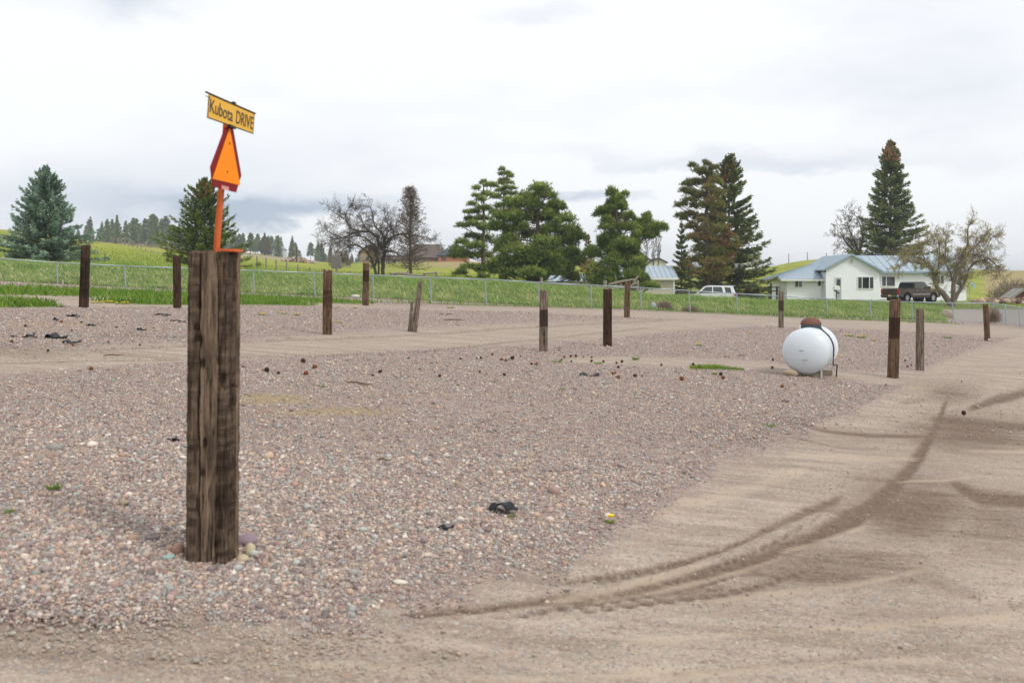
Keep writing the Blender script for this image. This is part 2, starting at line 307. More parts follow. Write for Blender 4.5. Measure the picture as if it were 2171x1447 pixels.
def swell(X, Y): return np.where((Y < 46) & (Y > 2), .009*np.sin(X*2.1+Y*.7)*np.sin(Y*1.3-X*.4)+.006*np.sin(X*3.1-Y*2.3), 0)
def build_ground():
    ap = 8.0
    tn = np.concatenate([np.linspace(-3, -.66, 40), np.linspace(-.64, .64, 640), np.linspace(.66, 3, 40)])
    d = np.concatenate([np.linspace(1, 8.8, 30), np.geomspace(9, 44, 330), np.geomspace(44.3, 125, 190), np.geomspace(127, 3200, 120)])
    T, D = np.meshgrid(tn, d); X = T*D; Y = D-ap; z = H(X, Y)
    dirt, dark, moss, grass, dry, yel = ground_masks(X, Y, z); road = ROADM; pale = PALEM
    z = z-.025*dark*(Y < 60)-.02*dirt*(Y < 45)
    # low swells of the spread gravel
    z = z+swell(X, Y)
    nr, nc = X.shape; i = np.arange((nr-1)*(nc-1)); r, c = i//(nc-1), i % (nc-1); a = r*nc+c
    fs = np.stack([a, a+1, a+nc+1, a+nc], 1)
    me = mesh_np('ground', np.stack([X, Y, z], -1).reshape(-1, 3), fs, {k: ('FLOAT', v.ravel()) for k, v in (('dirt', dirt), ('dark', dark), ('moss', moss), ('grass', grass), ('dry', dry), ('yel', yel), ('road', road), ('pale', pale))}, smooth=True)
    m, t, b = principled('ground_cover')
    A = lambda n: t.node('ShaderNodeAttribute', attribute_name=n).outputs['Fac']
    P = t.node('ShaderNodeNewGeometry').outputs['Position']
    n1 = t.noise(P, 1.3, 5, .6); n2 = t.noise(P, 9, 4, .65); n3 = t.noise(t.vm('MULTIPLY', P, (.3, 1.7, 1)), 2.4, 6, .66); nf = t.noise(P, 60, 3, .7)
    roadf = A('road')
    def vor(scale, off):
        v = t.node('ShaderNodeTexVoronoi'); v.inputs['Scale'].default_value = scale; t.put(v.inputs['Vector'], t.vm('ADD', P, off)); v.inputs['Randomness'].default_value = 1
        s = t.node('ShaderNodeSeparateColor'); t.put(s.inputs[0], v.outputs['Color']); return v.outputs['Distance'], s.outputs[0], s.outputs[1]
    pal = [(0, srgb('8d7a78')), (.14, srgb('b79d97')), (.3, srgb('cbb8ac')), (.42, srgb('9a8a8c')), (.54, srgb('a7a8a6')), (.66, srgb('d8c9b9')), (.76, srgb('7f6f72')), (.85, srgb('c6a48a')), (.92, srgb('e4dcd2')), (.97, srgb('8fa09d'))]
    dA, rA, _ = vor(48, (0, 0, 0)); dB, rB, _ = vor(17, (3, 5, 1)); dC, rC, _ = vor(95, (7, 1, 2))
    cg = t.mix(.42, t.ramp(rA, pal, 'CONSTANT'), t.ramp(rB, pal, 'CONSTANT')); cg = t.mix(.25, cg, t.ramp(rC, pal, 'CONSTANT'))
    cg = t.mix(t.m('MULTIPLY', n1, .35), cg, srgb('a08b80'))
    cd_ = t.mix(t.sm(n3, .3, .7), srgb('9d8f80'), srgb('d8cabb')); cd_ = t.mix(t.m('MULTIPLY', t.sm(rC, .35, .8), .55), cd_, t.ramp(rC, pal, 'CONSTANT')); cd_ = t.mix(t.m('MULTIPLY', t.sm(rA, .8, .82), .5), cd_, t.ramp(rB, pal, 'CONSTANT'))
    cd_ = t.mix(t.m('MULTIPLY', nf, .3), cd_, srgb('a89888'))
    wob = t.m('ADD', t.m('MULTIPLY', t.m('SUBTRACT', n2, .5), .9), t.m('MULTIPLY', t.m('SUBTRACT', n1, .5), .8))
    fd = t.sm(t.m('ADD', A('dirt'), t.m('MULTIPLY', wob, .6)), .25, .8)
    col = t.mix(fd, cg, cd_)
    fk = t.sm(t.m('ADD', A('dark'), t.m('MULTIPLY', t.m('ADD', t.m('MULTIPLY', wob, .65), t.m('MULTIPLY', t.m('SUBTRACT', n3, .5), 2.4)), .62)), .22, .85)
    fk = t.m('MULTIPLY', fk, t.m('ADD', .72, t.m('MULTIPLY', rA, .28)))
    col = t.mix(t.m('MULTIPLY', fk, .93), col, t.mix(n2, srgb('584537'), srgb('806a57')))
    col = t.mix(t.m('MULTIPLY', t.sm(t.m('ADD', A('pale'), t.m('ADD', t.m('MULTIPLY', wob, .5), t.m('MULTIPLY', t.m('SUBTRACT', n3, .5), 2.0))), .3, 1.15), .6), col, t.mix(nf, srgb('d9c8b2'), srgb('c9b69f')))
    fm = t.m('MULTIPLY', t.sm(t.m('ADD', A('moss'), wob), .2, .9), .75)
    col = t.mix(fm, col, t.mix(n2, srgb('a89a5e'), srgb('c2a878')))
    col = t.mix(t.m('MULTIPLY', roadf, .8), col, t.mix(n2, srgb('a09c98'), srgb('bdb8b2')))
    g1 = t.mix(n2, srgb('5d7a33'), srgb('8f9f4c')); g2 = t.mix(t.sm(t.noise(t.vm('MULTIPLY', P, (.06, .3, 1)), 1.0, 6, .65), .35, .65), srgb('95a63c'), srgb('c2c455'))
    g = t.mix(A('yel'), g1, g2)
    g = t.mix(t.m('MULTIPLY', t.noise(P, 2.5, 5, .7), .4), g, srgb('66762f'))
    fy = t.sm(t.m('ADD', A('dry'), t.m('MULTIPLY', t.m('SUBTRACT', t.noise(P, .35, 4), .5), .6)), .25, .85)
    g = t.mix(fy, g, t.mix(n2, srgb('a39a63'), srgb('bfae84')))
    fg = t.sm(t.m('ADD', A('grass'), t.m('MULTIPLY', t.m('SUBTRACT', n2, .5), .5)), .35, .65)
    col = t.mix(fg, col, g)
    col = t.mix(1., col, (.67, .652, .638), 'MULTIPLY')
    t.put(b.inputs['Base Color'], col); b.inputs['Roughness'].default_value = .93; b.inputs['Specular IOR Level'].default_value = .15
    hgt = t.m('SUBTRACT', t.m('MULTIPLY', t.m('SUBTRACT', 1., dA), t.m('SUBTRACT', 1., t.m('MULTIPLY', fd, .75))), t.m('MULTIPLY', nf, .25))
    bp = t.node('ShaderNodeBump'); bp.inputs['Strength'].default_value = .75; bp.inputs['Distance'].default_value = .012; t.put(bp.inputs['Height'], hgt); t.put(b.inputs['Normal'], bp.outputs[0])
    tag(link('ground', me, m), 'gravel lot, dirt tracks and grassy land reaching the hills', 'ground', None, 'structure')
build_ground()

PEB = np.array([srgb(h) for h in ('8d7a78', 'b2968f', 'c9b6aa', '978789', 'a3a5a4', 'd6c8b9', '7c6c6f', 'c2a086', 'e6dfd6', '8b9d9b', '9c7f7b', 'b8a79b', '6b6467', 'cdb097', '8f8484', 'aebbb9')])
def build_stones():
    n = 600000
    Z = 2.7*(24/2.7)**rng.random(n)**.95; px = rng.uniform(-60, 2230, n); X = (px-CX)/F*Z; z = H(X, Z)
    dirt, dark, moss, grass, dry, yel = ground_masks(X, Z, z)
    P, Q = proj(X, Z, z)
    keep = rng.random(n) < (np.clip(1.03-dirt, .0, 1)**2.6+.05+.30*sstep(1100-px, 0, 700))*(np.clip(.75+.6*np.sin(X*1.7+np.sin(Z*1.1)*1.5)*np.sin(Z*1.9+.6*X), .45, 1))*(1-.35*moss)*(1-.9*sstep(Z, 7, 23))
    X, Z, z, dirt = X[keep], Z[keep], z[keep], dirt[keep]; n = len(X)
    r = np.exp(rng.normal(np.log(.0049), .46, n)); r = np.clip(r, .003, .022)*(1-.5*dirt); big = rng.random(n) < .004; r[big] *= 1.6
    r *= 1+.025*np.maximum(Z-5, 0)
    ph = (1+5**.5)/2; iv = np.array([(-1,ph,0),(1,ph,0),(-1,-ph,0),(1,-ph,0),(0,-1,ph),(0,1,ph),(0,-1,-ph),(0,1,-ph),(ph,0,-1),(ph,0,1),(-ph,0,-1),(-ph,0,1)])/math.sqrt(1+ph*ph)
    ifc = np.array([(0,11,5),(0,5,1),(0,1,7),(0,7,10),(0,10,11),(1,5,9),(5,11,4),(11,10,2),(10,7,6),(7,1,8),(3,9,4),(3,4,2),(3,2,6),(3,6,8),(3,8,9),(4,9,5),(2,4,11),(6,2,10),(8,6,7),(9,8,1)])
    ov = np.array([(1,0,0),(0,1,0),(-1,0,0),(0,-1,0),(0,0,1),(0,0,-1.)]); of = np.array([(0,1,4),(1,2,4),(2,3,4),(3,0,4),(1,0,5),(2,1,5),(3,2,5),(0,3,5)])
    m2 = 260000; Z2 = 11*(46/11)**rng.random(m2)**.85; p2 = rng.uniform(-60, 2230, m2); X2 = (p2-CX)/F*Z2; z2_ = H(X2, Z2); g2 = ground_masks(X2, Z2, z2_); k2 = (fence_s(X2, Z2)[2] < .995) & (g2[3] < .2) & (rng.random(m2) < (np.clip(1.03-g2[0], 0, 1)**2+.06)*(1-.4*g2[2]))
    r2 = np.clip(np.exp(rng.normal(np.log(.0066), .42, m2)), .004, .028)*(.8+.022*Z2); X, Z, z, dirt, r = (np.concatenate(q) for q in ((X, X2[k2]), (Z, Z2[k2]), (z, z2_[k2]), (dirt, g2[0][k2]), (r, r2[k2]))); n = len(X)
    Vs, Fs, Cs = [], [], []; base = 0
    for k, tv, tf in ((Z < 8, iv, ifc), (Z >= 8, ov, of)):
        m = int(k.sum()); tv = tv[None]*(1+rng.normal(0, .14, (m, len(tv), 1)))
        sc = r[k][:, None]*rng.uniform(.75, 1.35, (m, 3))*np.array([1.12, 1.12, .8]); V = tv*sc[:, None]
        a = rng.uniform(0, 2*math.pi, m); ca, sa = np.cos(a)[:, None], np.sin(a)[:, None]; tl = rng.normal(0, .35, m)[:, None]
        y2 = V[..., 1]*np.cos(tl)-V[..., 2]*np.sin(tl); z2 = V[..., 1]*np.sin(tl)+V[..., 2]*np.cos(tl)
        V = np.stack([V[..., 0]*ca-y2*sa, V[..., 0]*sa+y2*ca, z2], -1)+np.stack([X[k], Z[k], z[k]+swell(X[k], Z[k])-.020*dirt[k]+sc[:, 2]*np.where(dirt[k] > .5, rng.uniform(-.5, .1, m), rng.uniform(.0, .55, m))*np.ones(m)], -1)[:, None]
        Vs.append(V.reshape(-1, 3)); nv = tv.shape[1]
        Fs.append((tf[None]+base+(np.arange(m)*nv)[:, None, None]).reshape(-1, 3)); base += m*nv
        c = (PEB[rng.integers(0, len(PEB), m)]*.68+PEB.mean(0)*.32)*rng.uniform(.8, 1.15, (m, 1))*np.array([.90, .872, .845]); c = np.where(dirt[k][:, None] > .5, c*.62+np.array(srgb('ab9a88'))*.38, c)
        Cs.append(np.repeat(np.concatenate([c, np.ones((m, 1))], 1), nv, 0))
    me = mesh_np('gravel_stones', np.concatenate(Vs), np.concatenate(Fs), {'tint': ('FLOAT_COLOR', np.concatenate(Cs))}, smooth=True)
    m, t, b = principled('pebble'); t.put(b.inputs['Base Color'], t.node('ShaderNodeAttribute', attribute_name='tint').outputs['Color']); b.inputs['Roughness'].default_value = .8; b.inputs['Specular IOR Level'].default_value = .25
    tag(link('gravel_stones', me, m), 'loose pink grey and cream gravel stones over the lot', 'gravel', None, 'stuff')
build_stones()

# ------------------------------------------------------------------ grass
def blades(name, X, Y, hgt, wid, lean=(.25, 0), spread=.35, mat_=None, dz=0., tint=None):
    n = len(X); z = H(X, Y)-.01+dz; a = rng.uniform(0, 2*math.pi, n); w = np.stack([np.cos(a), np.sin(a), 0*a], -1)*(wid*.5)[:, None]
    dr = np.stack([rng.normal(lean[0], spread, n), rng.normal(lean[1], spread, n), np.ones(n)], -1); B = np.stack([X, Y, z], -1)
    M = B+dr*(hgt*.55)[:, None]; dr2 = dr*np.array([2.1, 2.1, .72]); T = M+dr2*(hgt*.45)[:, None]
    V = np.stack([B-w, B+w, M+w*.75, M-w*.75, T], 1).reshape(-1, 3); o = (np.arange(n)*5)[:, None]
    fs = np.concatenate([o+np.array([[0, 1, 2]]), o+np.array([[0, 2, 3]]), o+np.array([[3, 2, 4]])])
    tint = rng.random(n) if tint is None else tint
    return mesh_np(name, V, fs, {'tint': ('FLOAT', np.repeat(tint, 5))})
M_bank = leafmat('bank_grass', [(0, srgb('5c7d30')), (.35, srgb('7fa03c')), (.7, srgb('a0b355')), (.93, srgb('c0c07c')), (1, srgb('d8cca0'))], .3)
M_lush = leafmat('lush_grass', [(0, srgb('476b20')), (.5, srgb('66882e')), (1, srgb('8d9f45'))], .35)
def build_bank():
    n = 150000; px = rng.uniform(-120, 2120, n); t = (px-CX)/F; u = (t*LZ0-LX0)/(LCA-t*LSA); Zf = LZ0+u*LSA; s = 1.004+.16*rng.random(n)**1.1; Y = Zf*s; X = t*Y; z = H(X, Y)
    P, Q = proj(X, Y, z); g = ground_masks(X, Y, z)[3]; cl = np.sin(X*1.3+np.sin(Y*.9)*2)*np.sin(Y*1.1+X*.31); k = (g > .5) & (rng.random(n) < .8+.3*cl)
    X, Y, s, cl, px = X[k], Y[k], s[k], cl[k], px[k]; hg = rng.uniform(.10, .34, len(X))*(1+.35*cl)*np.where(s < 1.03, .75, 1)
    dryp = np.exp(-((s-1.04)/.035)**2)*.22+.04; tint = np.where(rng.random(len(X)) < dryp, rng.uniform(1.0, 1.4, len(X)), rng.random(len(X))*.9)
    me = blades('bank_grass', X, Y, hg, rng.uniform(.03, .06, len(X)), (-.35, .05), .34, tint=tint)
    tag(link('bank_grass', me, M_bank), 'long wind-leaned green grass on the bank behind the wire fence', 'grass', None, 'stuff')
    # short bright grass on the verge strips inside the fence
    n = 120000; px = rng.uniform(-120, 2060, n); py = rng.uniform(598, 694, n); zs = np.geomspace(20, 66, 260)
    Xg = (px[:, None]-CX)/F*zs[None]; d = CZ-(py[:, None]-YT)/F*zs[None]-lot(Xg, np.broadcast_to(zs, Xg.shape)); i = np.argmax(d <= 0, 1); Y = zs[i]*(1+rng.uniform(-.004, .004, n)); X = (px-CX)/F*Y
    g = ground_masks(X, Y, H(X, Y))[3]; s = fence_s(X, Y)[2]; k = (i > 0) & (s < .998) & (rng.random(n) < np.clip((g-.25)*1.6, 0, 1))
    X, Y = X[k], Y[k]; me = blades('verge_grass', X, Y, rng.uniform(.08, .24, len(X)), rng.uniform(.02, .045, len(X)), (-.1, 0), .35)
    tag(link('verge_grass', me, M_lush), 'short bright green grass strips along the dirt lane inside the fence', 'grass', None, 'stuff')
    # lawn and field tufts beyond the bank
    n = 60000; px = rng.uniform(-100, 2250, n); s = 1.16+rng.random(n)**1.5*1.3; t = (px-CX)/F; u = (t*LZ0-LX0)/(LCA-t*LSA); Y = (LZ0+u*LSA)*s; X = t*Y; g = ground_masks(X, Y, H(X, Y))
    k = g[3] > .5; X, Y = X[k], Y[k]; me = blades('field_grass', X, Y, rng.uniform(.06, .2, len(X)), rng.uniform(.04, .09, len(X)), (-.15, 0), .4)
    tag(link('field_grass', me, leafmat('field_grass', [(0, srgb('6f8a34')), (.5, srgb('92a444')), (1, srgb('b3b85c'))], .3)), 'short yellow-green pasture and lawn grass beyond the bank', 'grass', None, 'stuff')
build_bank()

# ------------------------------------------------------------------ tree builders
def segs_mesh(name, P0, P1, r0, r1, n=3, tint=None):
    P0, P1 = np.asarray(P0, float), np.asarray(P1, float); r0, r1 = np.asarray(r0, float), np.asarray(r1, float); N = len(P0)
    d = P1-P0; d /= np.maximum(np.linalg.norm(d, axis=1, keepdims=True), 1e-6)
    ref = np.where(np.abs(d[:, 2:3]) > .9, np.array([[1., 0, 0]]), np.array([[0, 0, 1.]])); a = np.cross(d, ref); a /= np.linalg.norm(a, axis=1, keepdims=True); b = np.cross(d, a)
    th = np.arange(n)*2*math.pi/n; ring = np.cos(th)[None, :, None]*a[:, None]+np.sin(th)[None, :, None]*b[:, None]
    V = np.concatenate([P0[:, None]+ring*r0[:, None, None], P1[:, None]+ring*r1[:, None, None]], 1).reshape(-1, 3); o = (np.arange(N)*2*n)[:, None]
    fs = np.concatenate([o+np.array([[k, (k+1) % n, n+(k+1) % n, n+k]]) for k in range(n)])
    return mesh_np(name, V, fs, smooth=True)
def tri_mesh(name, T, tint):
    N = len(T); return mesh_np(name, T.reshape(-1, 3), np.arange(N*3).reshape(N, 3), {'tint': ('FLOAT', np.repeat(tint, 3))})
def unit(v): return v/np.maximum(np.linalg.norm(v, axis=-1, keepdims=True), 1e-6)
def needles(pos, d, ln, w):
    """pointed leaf triangles from pos along d"""
    s = unit(np.cross(d, rng.normal(size=d.shape)))*w[..., None]*.5
    return np.stack([pos-s, pos+s, pos+d*ln[..., None]], -2).reshape(-1, 3, 3)
def spruce_geo(Ht, Rad, nb, fpb, sl, sw, shape=.85, e0=-.3, e1=.55, curve=.22, bare=.03, hang=.1, top=0.0, gap=.12, lw=.3):
    u = np.floor(np.arange(nb)/6.)*6/nb+rng.random(nb)*4/nb; zb = Ht*(bare+(.985-bare)*np.clip(u, 0, 1)**1.12); a = np.arange(nb)*2.399+rng.normal(0, .25, nb); f = zb/Ht
    L = (Rad*(1-f)**shape+.006*Ht)*rng.uniform(.68, 1.14, nb)*(1+.1*np.sin(a*2+f*9)); low = f < .1; L[low] *= .82+rng.random(low.sum())*.2
    e = e0+(e1-e0)*f**1.1+rng.normal(0, .07, nb); out = np.stack([np.cos(a), np.sin(a), 0*a], 1); side = np.stack([-np.sin(a), np.cos(a), 0*a], 1)
    t = rng.uniform(gap, 1, (nb, fpb))**.8; lat = rng.uniform(-1, 1, (nb, fpb))*lw*L[:, None]*(1.06-t)*(.4+.6*np.minimum(1, t*2.5))
    zz = zb[:, None]+L[:, None]*(e[:, None]*t+curve*t*t)-hang*np.abs(lat)*1.4+rng.normal(0, .02*Rad, (nb, fpb))
    pos = out[:, None]*(L[:, None]*t)[..., None]+side[:, None]*lat[..., None]; pos[..., 2] = zz
    sl_ = np.sign(lat)[..., None]; slope = (e[:, None]+2*curve*t)[..., None]*np.array([0, 0, 1.])
    d = unit(out[:, None]*.9+side[:, None]*sl_*.75+slope*.8+rng.normal(0, .3, pos.shape)-np.array([0, 0, hang]))
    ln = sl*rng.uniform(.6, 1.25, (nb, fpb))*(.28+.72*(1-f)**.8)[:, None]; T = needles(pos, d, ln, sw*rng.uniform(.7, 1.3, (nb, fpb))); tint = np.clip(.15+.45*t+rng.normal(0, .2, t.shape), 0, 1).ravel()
    # leader shoot
    k = 60; zz = Ht*rng.uniform(.95, 1.0, k); p = np.stack([0*zz, 0*zz, zz], 1); dd = unit(np.stack([rng.normal(size=k), rng.normal(size=k), rng.uniform(.3, 1.2, k)], 1)); T2 = needles(p, dd, np.full(k, sl*.45), np.full(k, sw*.5))
    P0 = np.stack([0*zb, 0*zb, zb], 1); P1 = P0+out*(L*.85)[:, None]; P1[:, 2] = zb+L*(e*.85+curve*.72)
    ns = 8; tz = np.linspace(-.02, 1, ns+1)*Ht; tr = np.maximum(.018*Ht*(1-np.linspace(0, 1, ns+1)), .015)
    S0 = np.concatenate([P0, np.stack([0*tz[:-1], 0*tz[:-1], tz[:-1]], 1)]); S1 = np.concatenate([P1, np.stack([0*tz[1:], 0*tz[1:], tz[1:]], 1)])
    r0 = np.concatenate([.012*L+.008, tr[:-1]]); r1 = np.concatenate([.003*L+.004, tr[1:]])
    return np.concatenate([T, T2]), np.concatenate([tint, np.full(k, .6)]), (S0, S1, r0, r1)
def put_tree(name, base, label, cat, T, tint, segs, lm, wm, group=None, crown='crown', n=5):
    root = empty(name, base, label, cat, group)
    link('trunk', segs_mesh('trunk', *segs, n=n), wm, root)
    if T is not None: link(crown, tri_mesh(crown, T, tint), lm, root)
    return root
M_bark = mat('bark', srgb('5c4c40'), .9, 0, .3, 8, .02)
M_barkgrey = mat('bark_grey', srgb('5d534b'), .9, 0, .3, 8, .02)
M_barkapple = mat('bark_apple', srgb('75695c'), .9, 0, .3, 8, .02)
M_barkorange = mat('bark_orange', srgb('8f6a4c'), .9, 0, .3, 8, .02)
def spruce(name, px, pyb, pyt, Z, half, label, lm, nb, fpb, sl, sw, dz=0, cat='spruce tree', group=None, wm=None, **kw):
    b = at(px, pyb, Z); b.z = h1(b.x, b.y)-.05; top = at(px, pyt, Z).z; T, ti, sg = spruce_geo(top-b.z, half*Z/F, nb, fpb, sl, sw, **kw)
    return put_tree(name, b, label, cat, T, ti, sg, lm, wm or M_bark, group), T, top-b.z
# blue spruce, far left
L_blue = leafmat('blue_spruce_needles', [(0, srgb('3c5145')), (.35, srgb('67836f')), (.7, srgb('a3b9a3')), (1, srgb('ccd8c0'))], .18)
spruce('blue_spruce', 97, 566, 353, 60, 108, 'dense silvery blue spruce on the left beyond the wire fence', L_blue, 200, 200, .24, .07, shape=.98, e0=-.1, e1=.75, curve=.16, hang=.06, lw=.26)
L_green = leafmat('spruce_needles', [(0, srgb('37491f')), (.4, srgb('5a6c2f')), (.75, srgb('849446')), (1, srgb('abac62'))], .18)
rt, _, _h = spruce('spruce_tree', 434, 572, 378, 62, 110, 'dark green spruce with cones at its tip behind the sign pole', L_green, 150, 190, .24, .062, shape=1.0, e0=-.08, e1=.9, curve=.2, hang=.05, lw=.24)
def cones(root, Ht, Rad, z0, n, col, shape=.85, name='cones', sz=.13):
    f = rng.uniform(z0, .985, n); a = rng.uniform(0, 6.283, n); r = Rad*(1-f)**shape*rng.uniform(.3, 1, n); p = np.stack([np.cos(a)*r, np.sin(a)*r, f*Ht+r*.5], 1)
    d = unit(np.stack([rng.normal(0, .15, n), rng.normal(0, .15, n), -np.ones(n)], 1)); T = needles(p, d, np.full(n, sz*1.2), np.full(n, sz*.5))
    T = np.concatenate([T, needles(p, d, np.full(n, sz*1.3), np.full(n, sz*.6))]); link(name, tri_mesh(name, T, rng.random(len(T))), col, root)
L_cone = leafmat('spruce_cones', [(0, srgb('6d4a2c')), (1, srgb('a37a4a'))], .05)
cones(rt, _h, 90*62/F, .72, 420, L_cone)
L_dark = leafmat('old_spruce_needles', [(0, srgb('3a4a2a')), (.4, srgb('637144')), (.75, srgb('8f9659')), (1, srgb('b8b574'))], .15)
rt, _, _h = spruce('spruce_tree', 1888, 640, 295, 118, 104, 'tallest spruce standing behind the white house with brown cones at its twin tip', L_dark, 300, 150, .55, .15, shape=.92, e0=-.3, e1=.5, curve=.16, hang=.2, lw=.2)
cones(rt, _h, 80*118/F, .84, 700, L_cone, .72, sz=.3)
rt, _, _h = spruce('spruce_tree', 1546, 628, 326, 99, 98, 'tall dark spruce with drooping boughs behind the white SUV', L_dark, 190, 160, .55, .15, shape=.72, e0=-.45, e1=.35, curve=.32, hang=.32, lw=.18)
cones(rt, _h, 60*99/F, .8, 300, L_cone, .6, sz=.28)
spruce('spruce_tree', 1445, 618, 470, 94, 34, 'small slim spruce between the metal roofed shed and the browning pine', L_dark, 96, 80, .38, .1, shape=.95, e0=-.25, e1=.6)
L_gold = leafmat('golden_spruce_needles', [(0, srgb('5b5220')), (.5, srgb('857334')), (1, srgb('a98f4e'))], .18)
spruce('spruce_tree', 1247, 575, 497, 150, 22, 'small golden brown spruce seen between the two Scots pines', L_gold, 90, 50, .5, .16, shape=.9)
# pines: every pad of needles where the real one has it
def pine(name, Z, clumps, conv, trunk, label, lm, n0, nl, nw, wm, depth=.9, fat=1.4, extra=2, cat='pine tree', limbs=True):
    ox, oy, sc = conv; k = Z/F; base = at(ox+sc*trunk[0][0], oy+sc*trunk[0][1], Z); base.z = h1(base.x, base.y)-.05
    tp = [at(ox+sc*x, oy+sc*y, Z)-base for x, y, r in trunk]; tp[0] = Vector((0, 0, 0)); tr = [r*sc*k for x, y, r in trunk]
    S0, S1, R0, R1 = [], [], [], []
    for i in range(len(tp)-1): S0.append(tp[i]); S1.append(tp[i+1]); R0.append(tr[i]); R1.append(tr[i+1])
    zs = [p.z for p in tp]; xs = [p.x for p in tp]; TT, TI = [], []
    wide = max(abs(ox+sc*c[0]-(ox+sc*trunk[0][0])) for c in clumps)*k
    more = []
    for c in clumps:
        for _ in range(extra): more.append((c[0]+random.uniform(-1, 1)*c[2], c[1]+random.uniform(-1.3, 1.5)*c[3], c[2]*random.uniform(.3, .6), c[3]*random.uniform(.5, .9))+tuple(c[4:]))
    for c in list(clumps)+more:
        p = at(ox+sc*c[0], oy+sc*c[1], Z)-base; rx, ry = c[2]*sc*k*1.08, c[3]*sc*k*fat; br = c[4] if len(c) > 4 else None
        off = abs(p.x-np.interp(p.z, zs, xs)); p.y = random.uniform(-1, 1)*depth*max(.4, (wide*1.0-off)*.75)
        tz = max(.2, p.z-abs(off)*.35-.25*abs(p.y)); q = Vector((np.interp(tz, zs, xs), 0, tz)); mid = (p+q)*.5+Vector((random.uniform(-.2, .2), 0, -.12*off))
        for a, b, ra, rb in ((q, mid, .05, .035), (mid, p, .035, .02)):
            S0.append(a); S1.append(b); R0.append(ra*(.6+.13*off)); R1.append(rb*(.6+.1*off))
        for _ in range(7):
            e = p+Vector((random.uniform(-1, 1)*rx, random.uniform(-1, 1)*rx*.8, random.uniform(-.2, .9)*ry)); S0.append(p if random.random() < .5 else mid); S1.append(e); R0.append(.022); R1.append(.012)
        n = int(n0*1.45*(rx*ry)**.75); dr = unit(rng.normal(size=(n, 3))); dr[:, 2] = np.abs(dr[:, 2])*1.0-.6*rng.random(n); rad = rng.random(n)**.4
        pos = np.array(p)+dr*rad[:, None]*np.array([rx, rx*.85, ry])*rng.uniform(.65, 1.25, (n, 1)); m = 7
        pos = np.repeat(pos, m, 0); d = unit(np.repeat(dr, m, 0)*.55+np.array([0, 0, .5])+rng.normal(0, .55, pos.shape)); TT.append(needles(pos, d, nl*rng.uniform(.6, 1.2, len(pos)), nw*rng.uniform(.7, 1.3, len(pos))))
        ti = np.clip(.35+.35*np.repeat(rad*dr[:, 2], m)+rng.normal(0, .17, len(pos)), 0, .72)  # light from above painted in: pad tops lighter, insides and undersides darker
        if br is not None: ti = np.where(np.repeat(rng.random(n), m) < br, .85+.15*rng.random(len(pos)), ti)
        TI.append(ti)
    return put_tree(name, base, label, cat, np.concatenate(TT), np.concatenate(TI), ([tuple(v) for v in S0], [tuple(v) for v in S1], R0, R1), lm, wm, n=6)
L_pine = leafmat('pine_needles', [(0, srgb('33471f')), (.35, srgb('637a38')), (.7, srgb('b0bb62')), (.82, srgb('c6c978')), (.95, srgb('836a48')), (1, srgb('91745a'))], .2)  # yellow-green stops paint in the sunlit tops; browns are dead needles
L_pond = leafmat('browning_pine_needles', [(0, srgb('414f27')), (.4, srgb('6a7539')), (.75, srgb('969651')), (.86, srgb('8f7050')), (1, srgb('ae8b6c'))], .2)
C3 = (930, 340, .2303)
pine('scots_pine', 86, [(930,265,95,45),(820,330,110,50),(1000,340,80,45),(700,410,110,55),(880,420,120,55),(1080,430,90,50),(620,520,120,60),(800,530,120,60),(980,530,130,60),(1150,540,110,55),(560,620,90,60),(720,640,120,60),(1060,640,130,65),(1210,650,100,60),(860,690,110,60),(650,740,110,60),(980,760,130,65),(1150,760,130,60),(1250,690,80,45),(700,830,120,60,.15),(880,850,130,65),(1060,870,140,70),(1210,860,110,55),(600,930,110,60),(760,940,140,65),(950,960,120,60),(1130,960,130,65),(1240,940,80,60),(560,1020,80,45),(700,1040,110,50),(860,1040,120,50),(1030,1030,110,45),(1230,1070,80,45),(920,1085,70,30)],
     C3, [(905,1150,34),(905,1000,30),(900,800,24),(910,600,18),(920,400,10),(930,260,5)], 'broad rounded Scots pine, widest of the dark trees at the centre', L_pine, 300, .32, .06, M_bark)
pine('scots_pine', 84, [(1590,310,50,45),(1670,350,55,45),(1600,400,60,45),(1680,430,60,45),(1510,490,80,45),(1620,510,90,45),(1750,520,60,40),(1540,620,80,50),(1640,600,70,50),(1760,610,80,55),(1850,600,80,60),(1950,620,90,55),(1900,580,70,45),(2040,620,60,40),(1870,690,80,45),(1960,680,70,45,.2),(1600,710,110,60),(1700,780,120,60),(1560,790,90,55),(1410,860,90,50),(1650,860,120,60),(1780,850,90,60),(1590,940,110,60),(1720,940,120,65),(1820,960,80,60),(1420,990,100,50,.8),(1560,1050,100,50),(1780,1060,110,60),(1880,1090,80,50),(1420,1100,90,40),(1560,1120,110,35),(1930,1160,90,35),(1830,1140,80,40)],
     C3, [(1770,1180,32),(1740,1000,28),(1700,800,22),(1650,600,15),(1620,420,9),(1590,300,5)], 'irregular Scots pine with a bough reaching out to the right over the shed roof', L_pine, 300, .32, .06, M_bark)
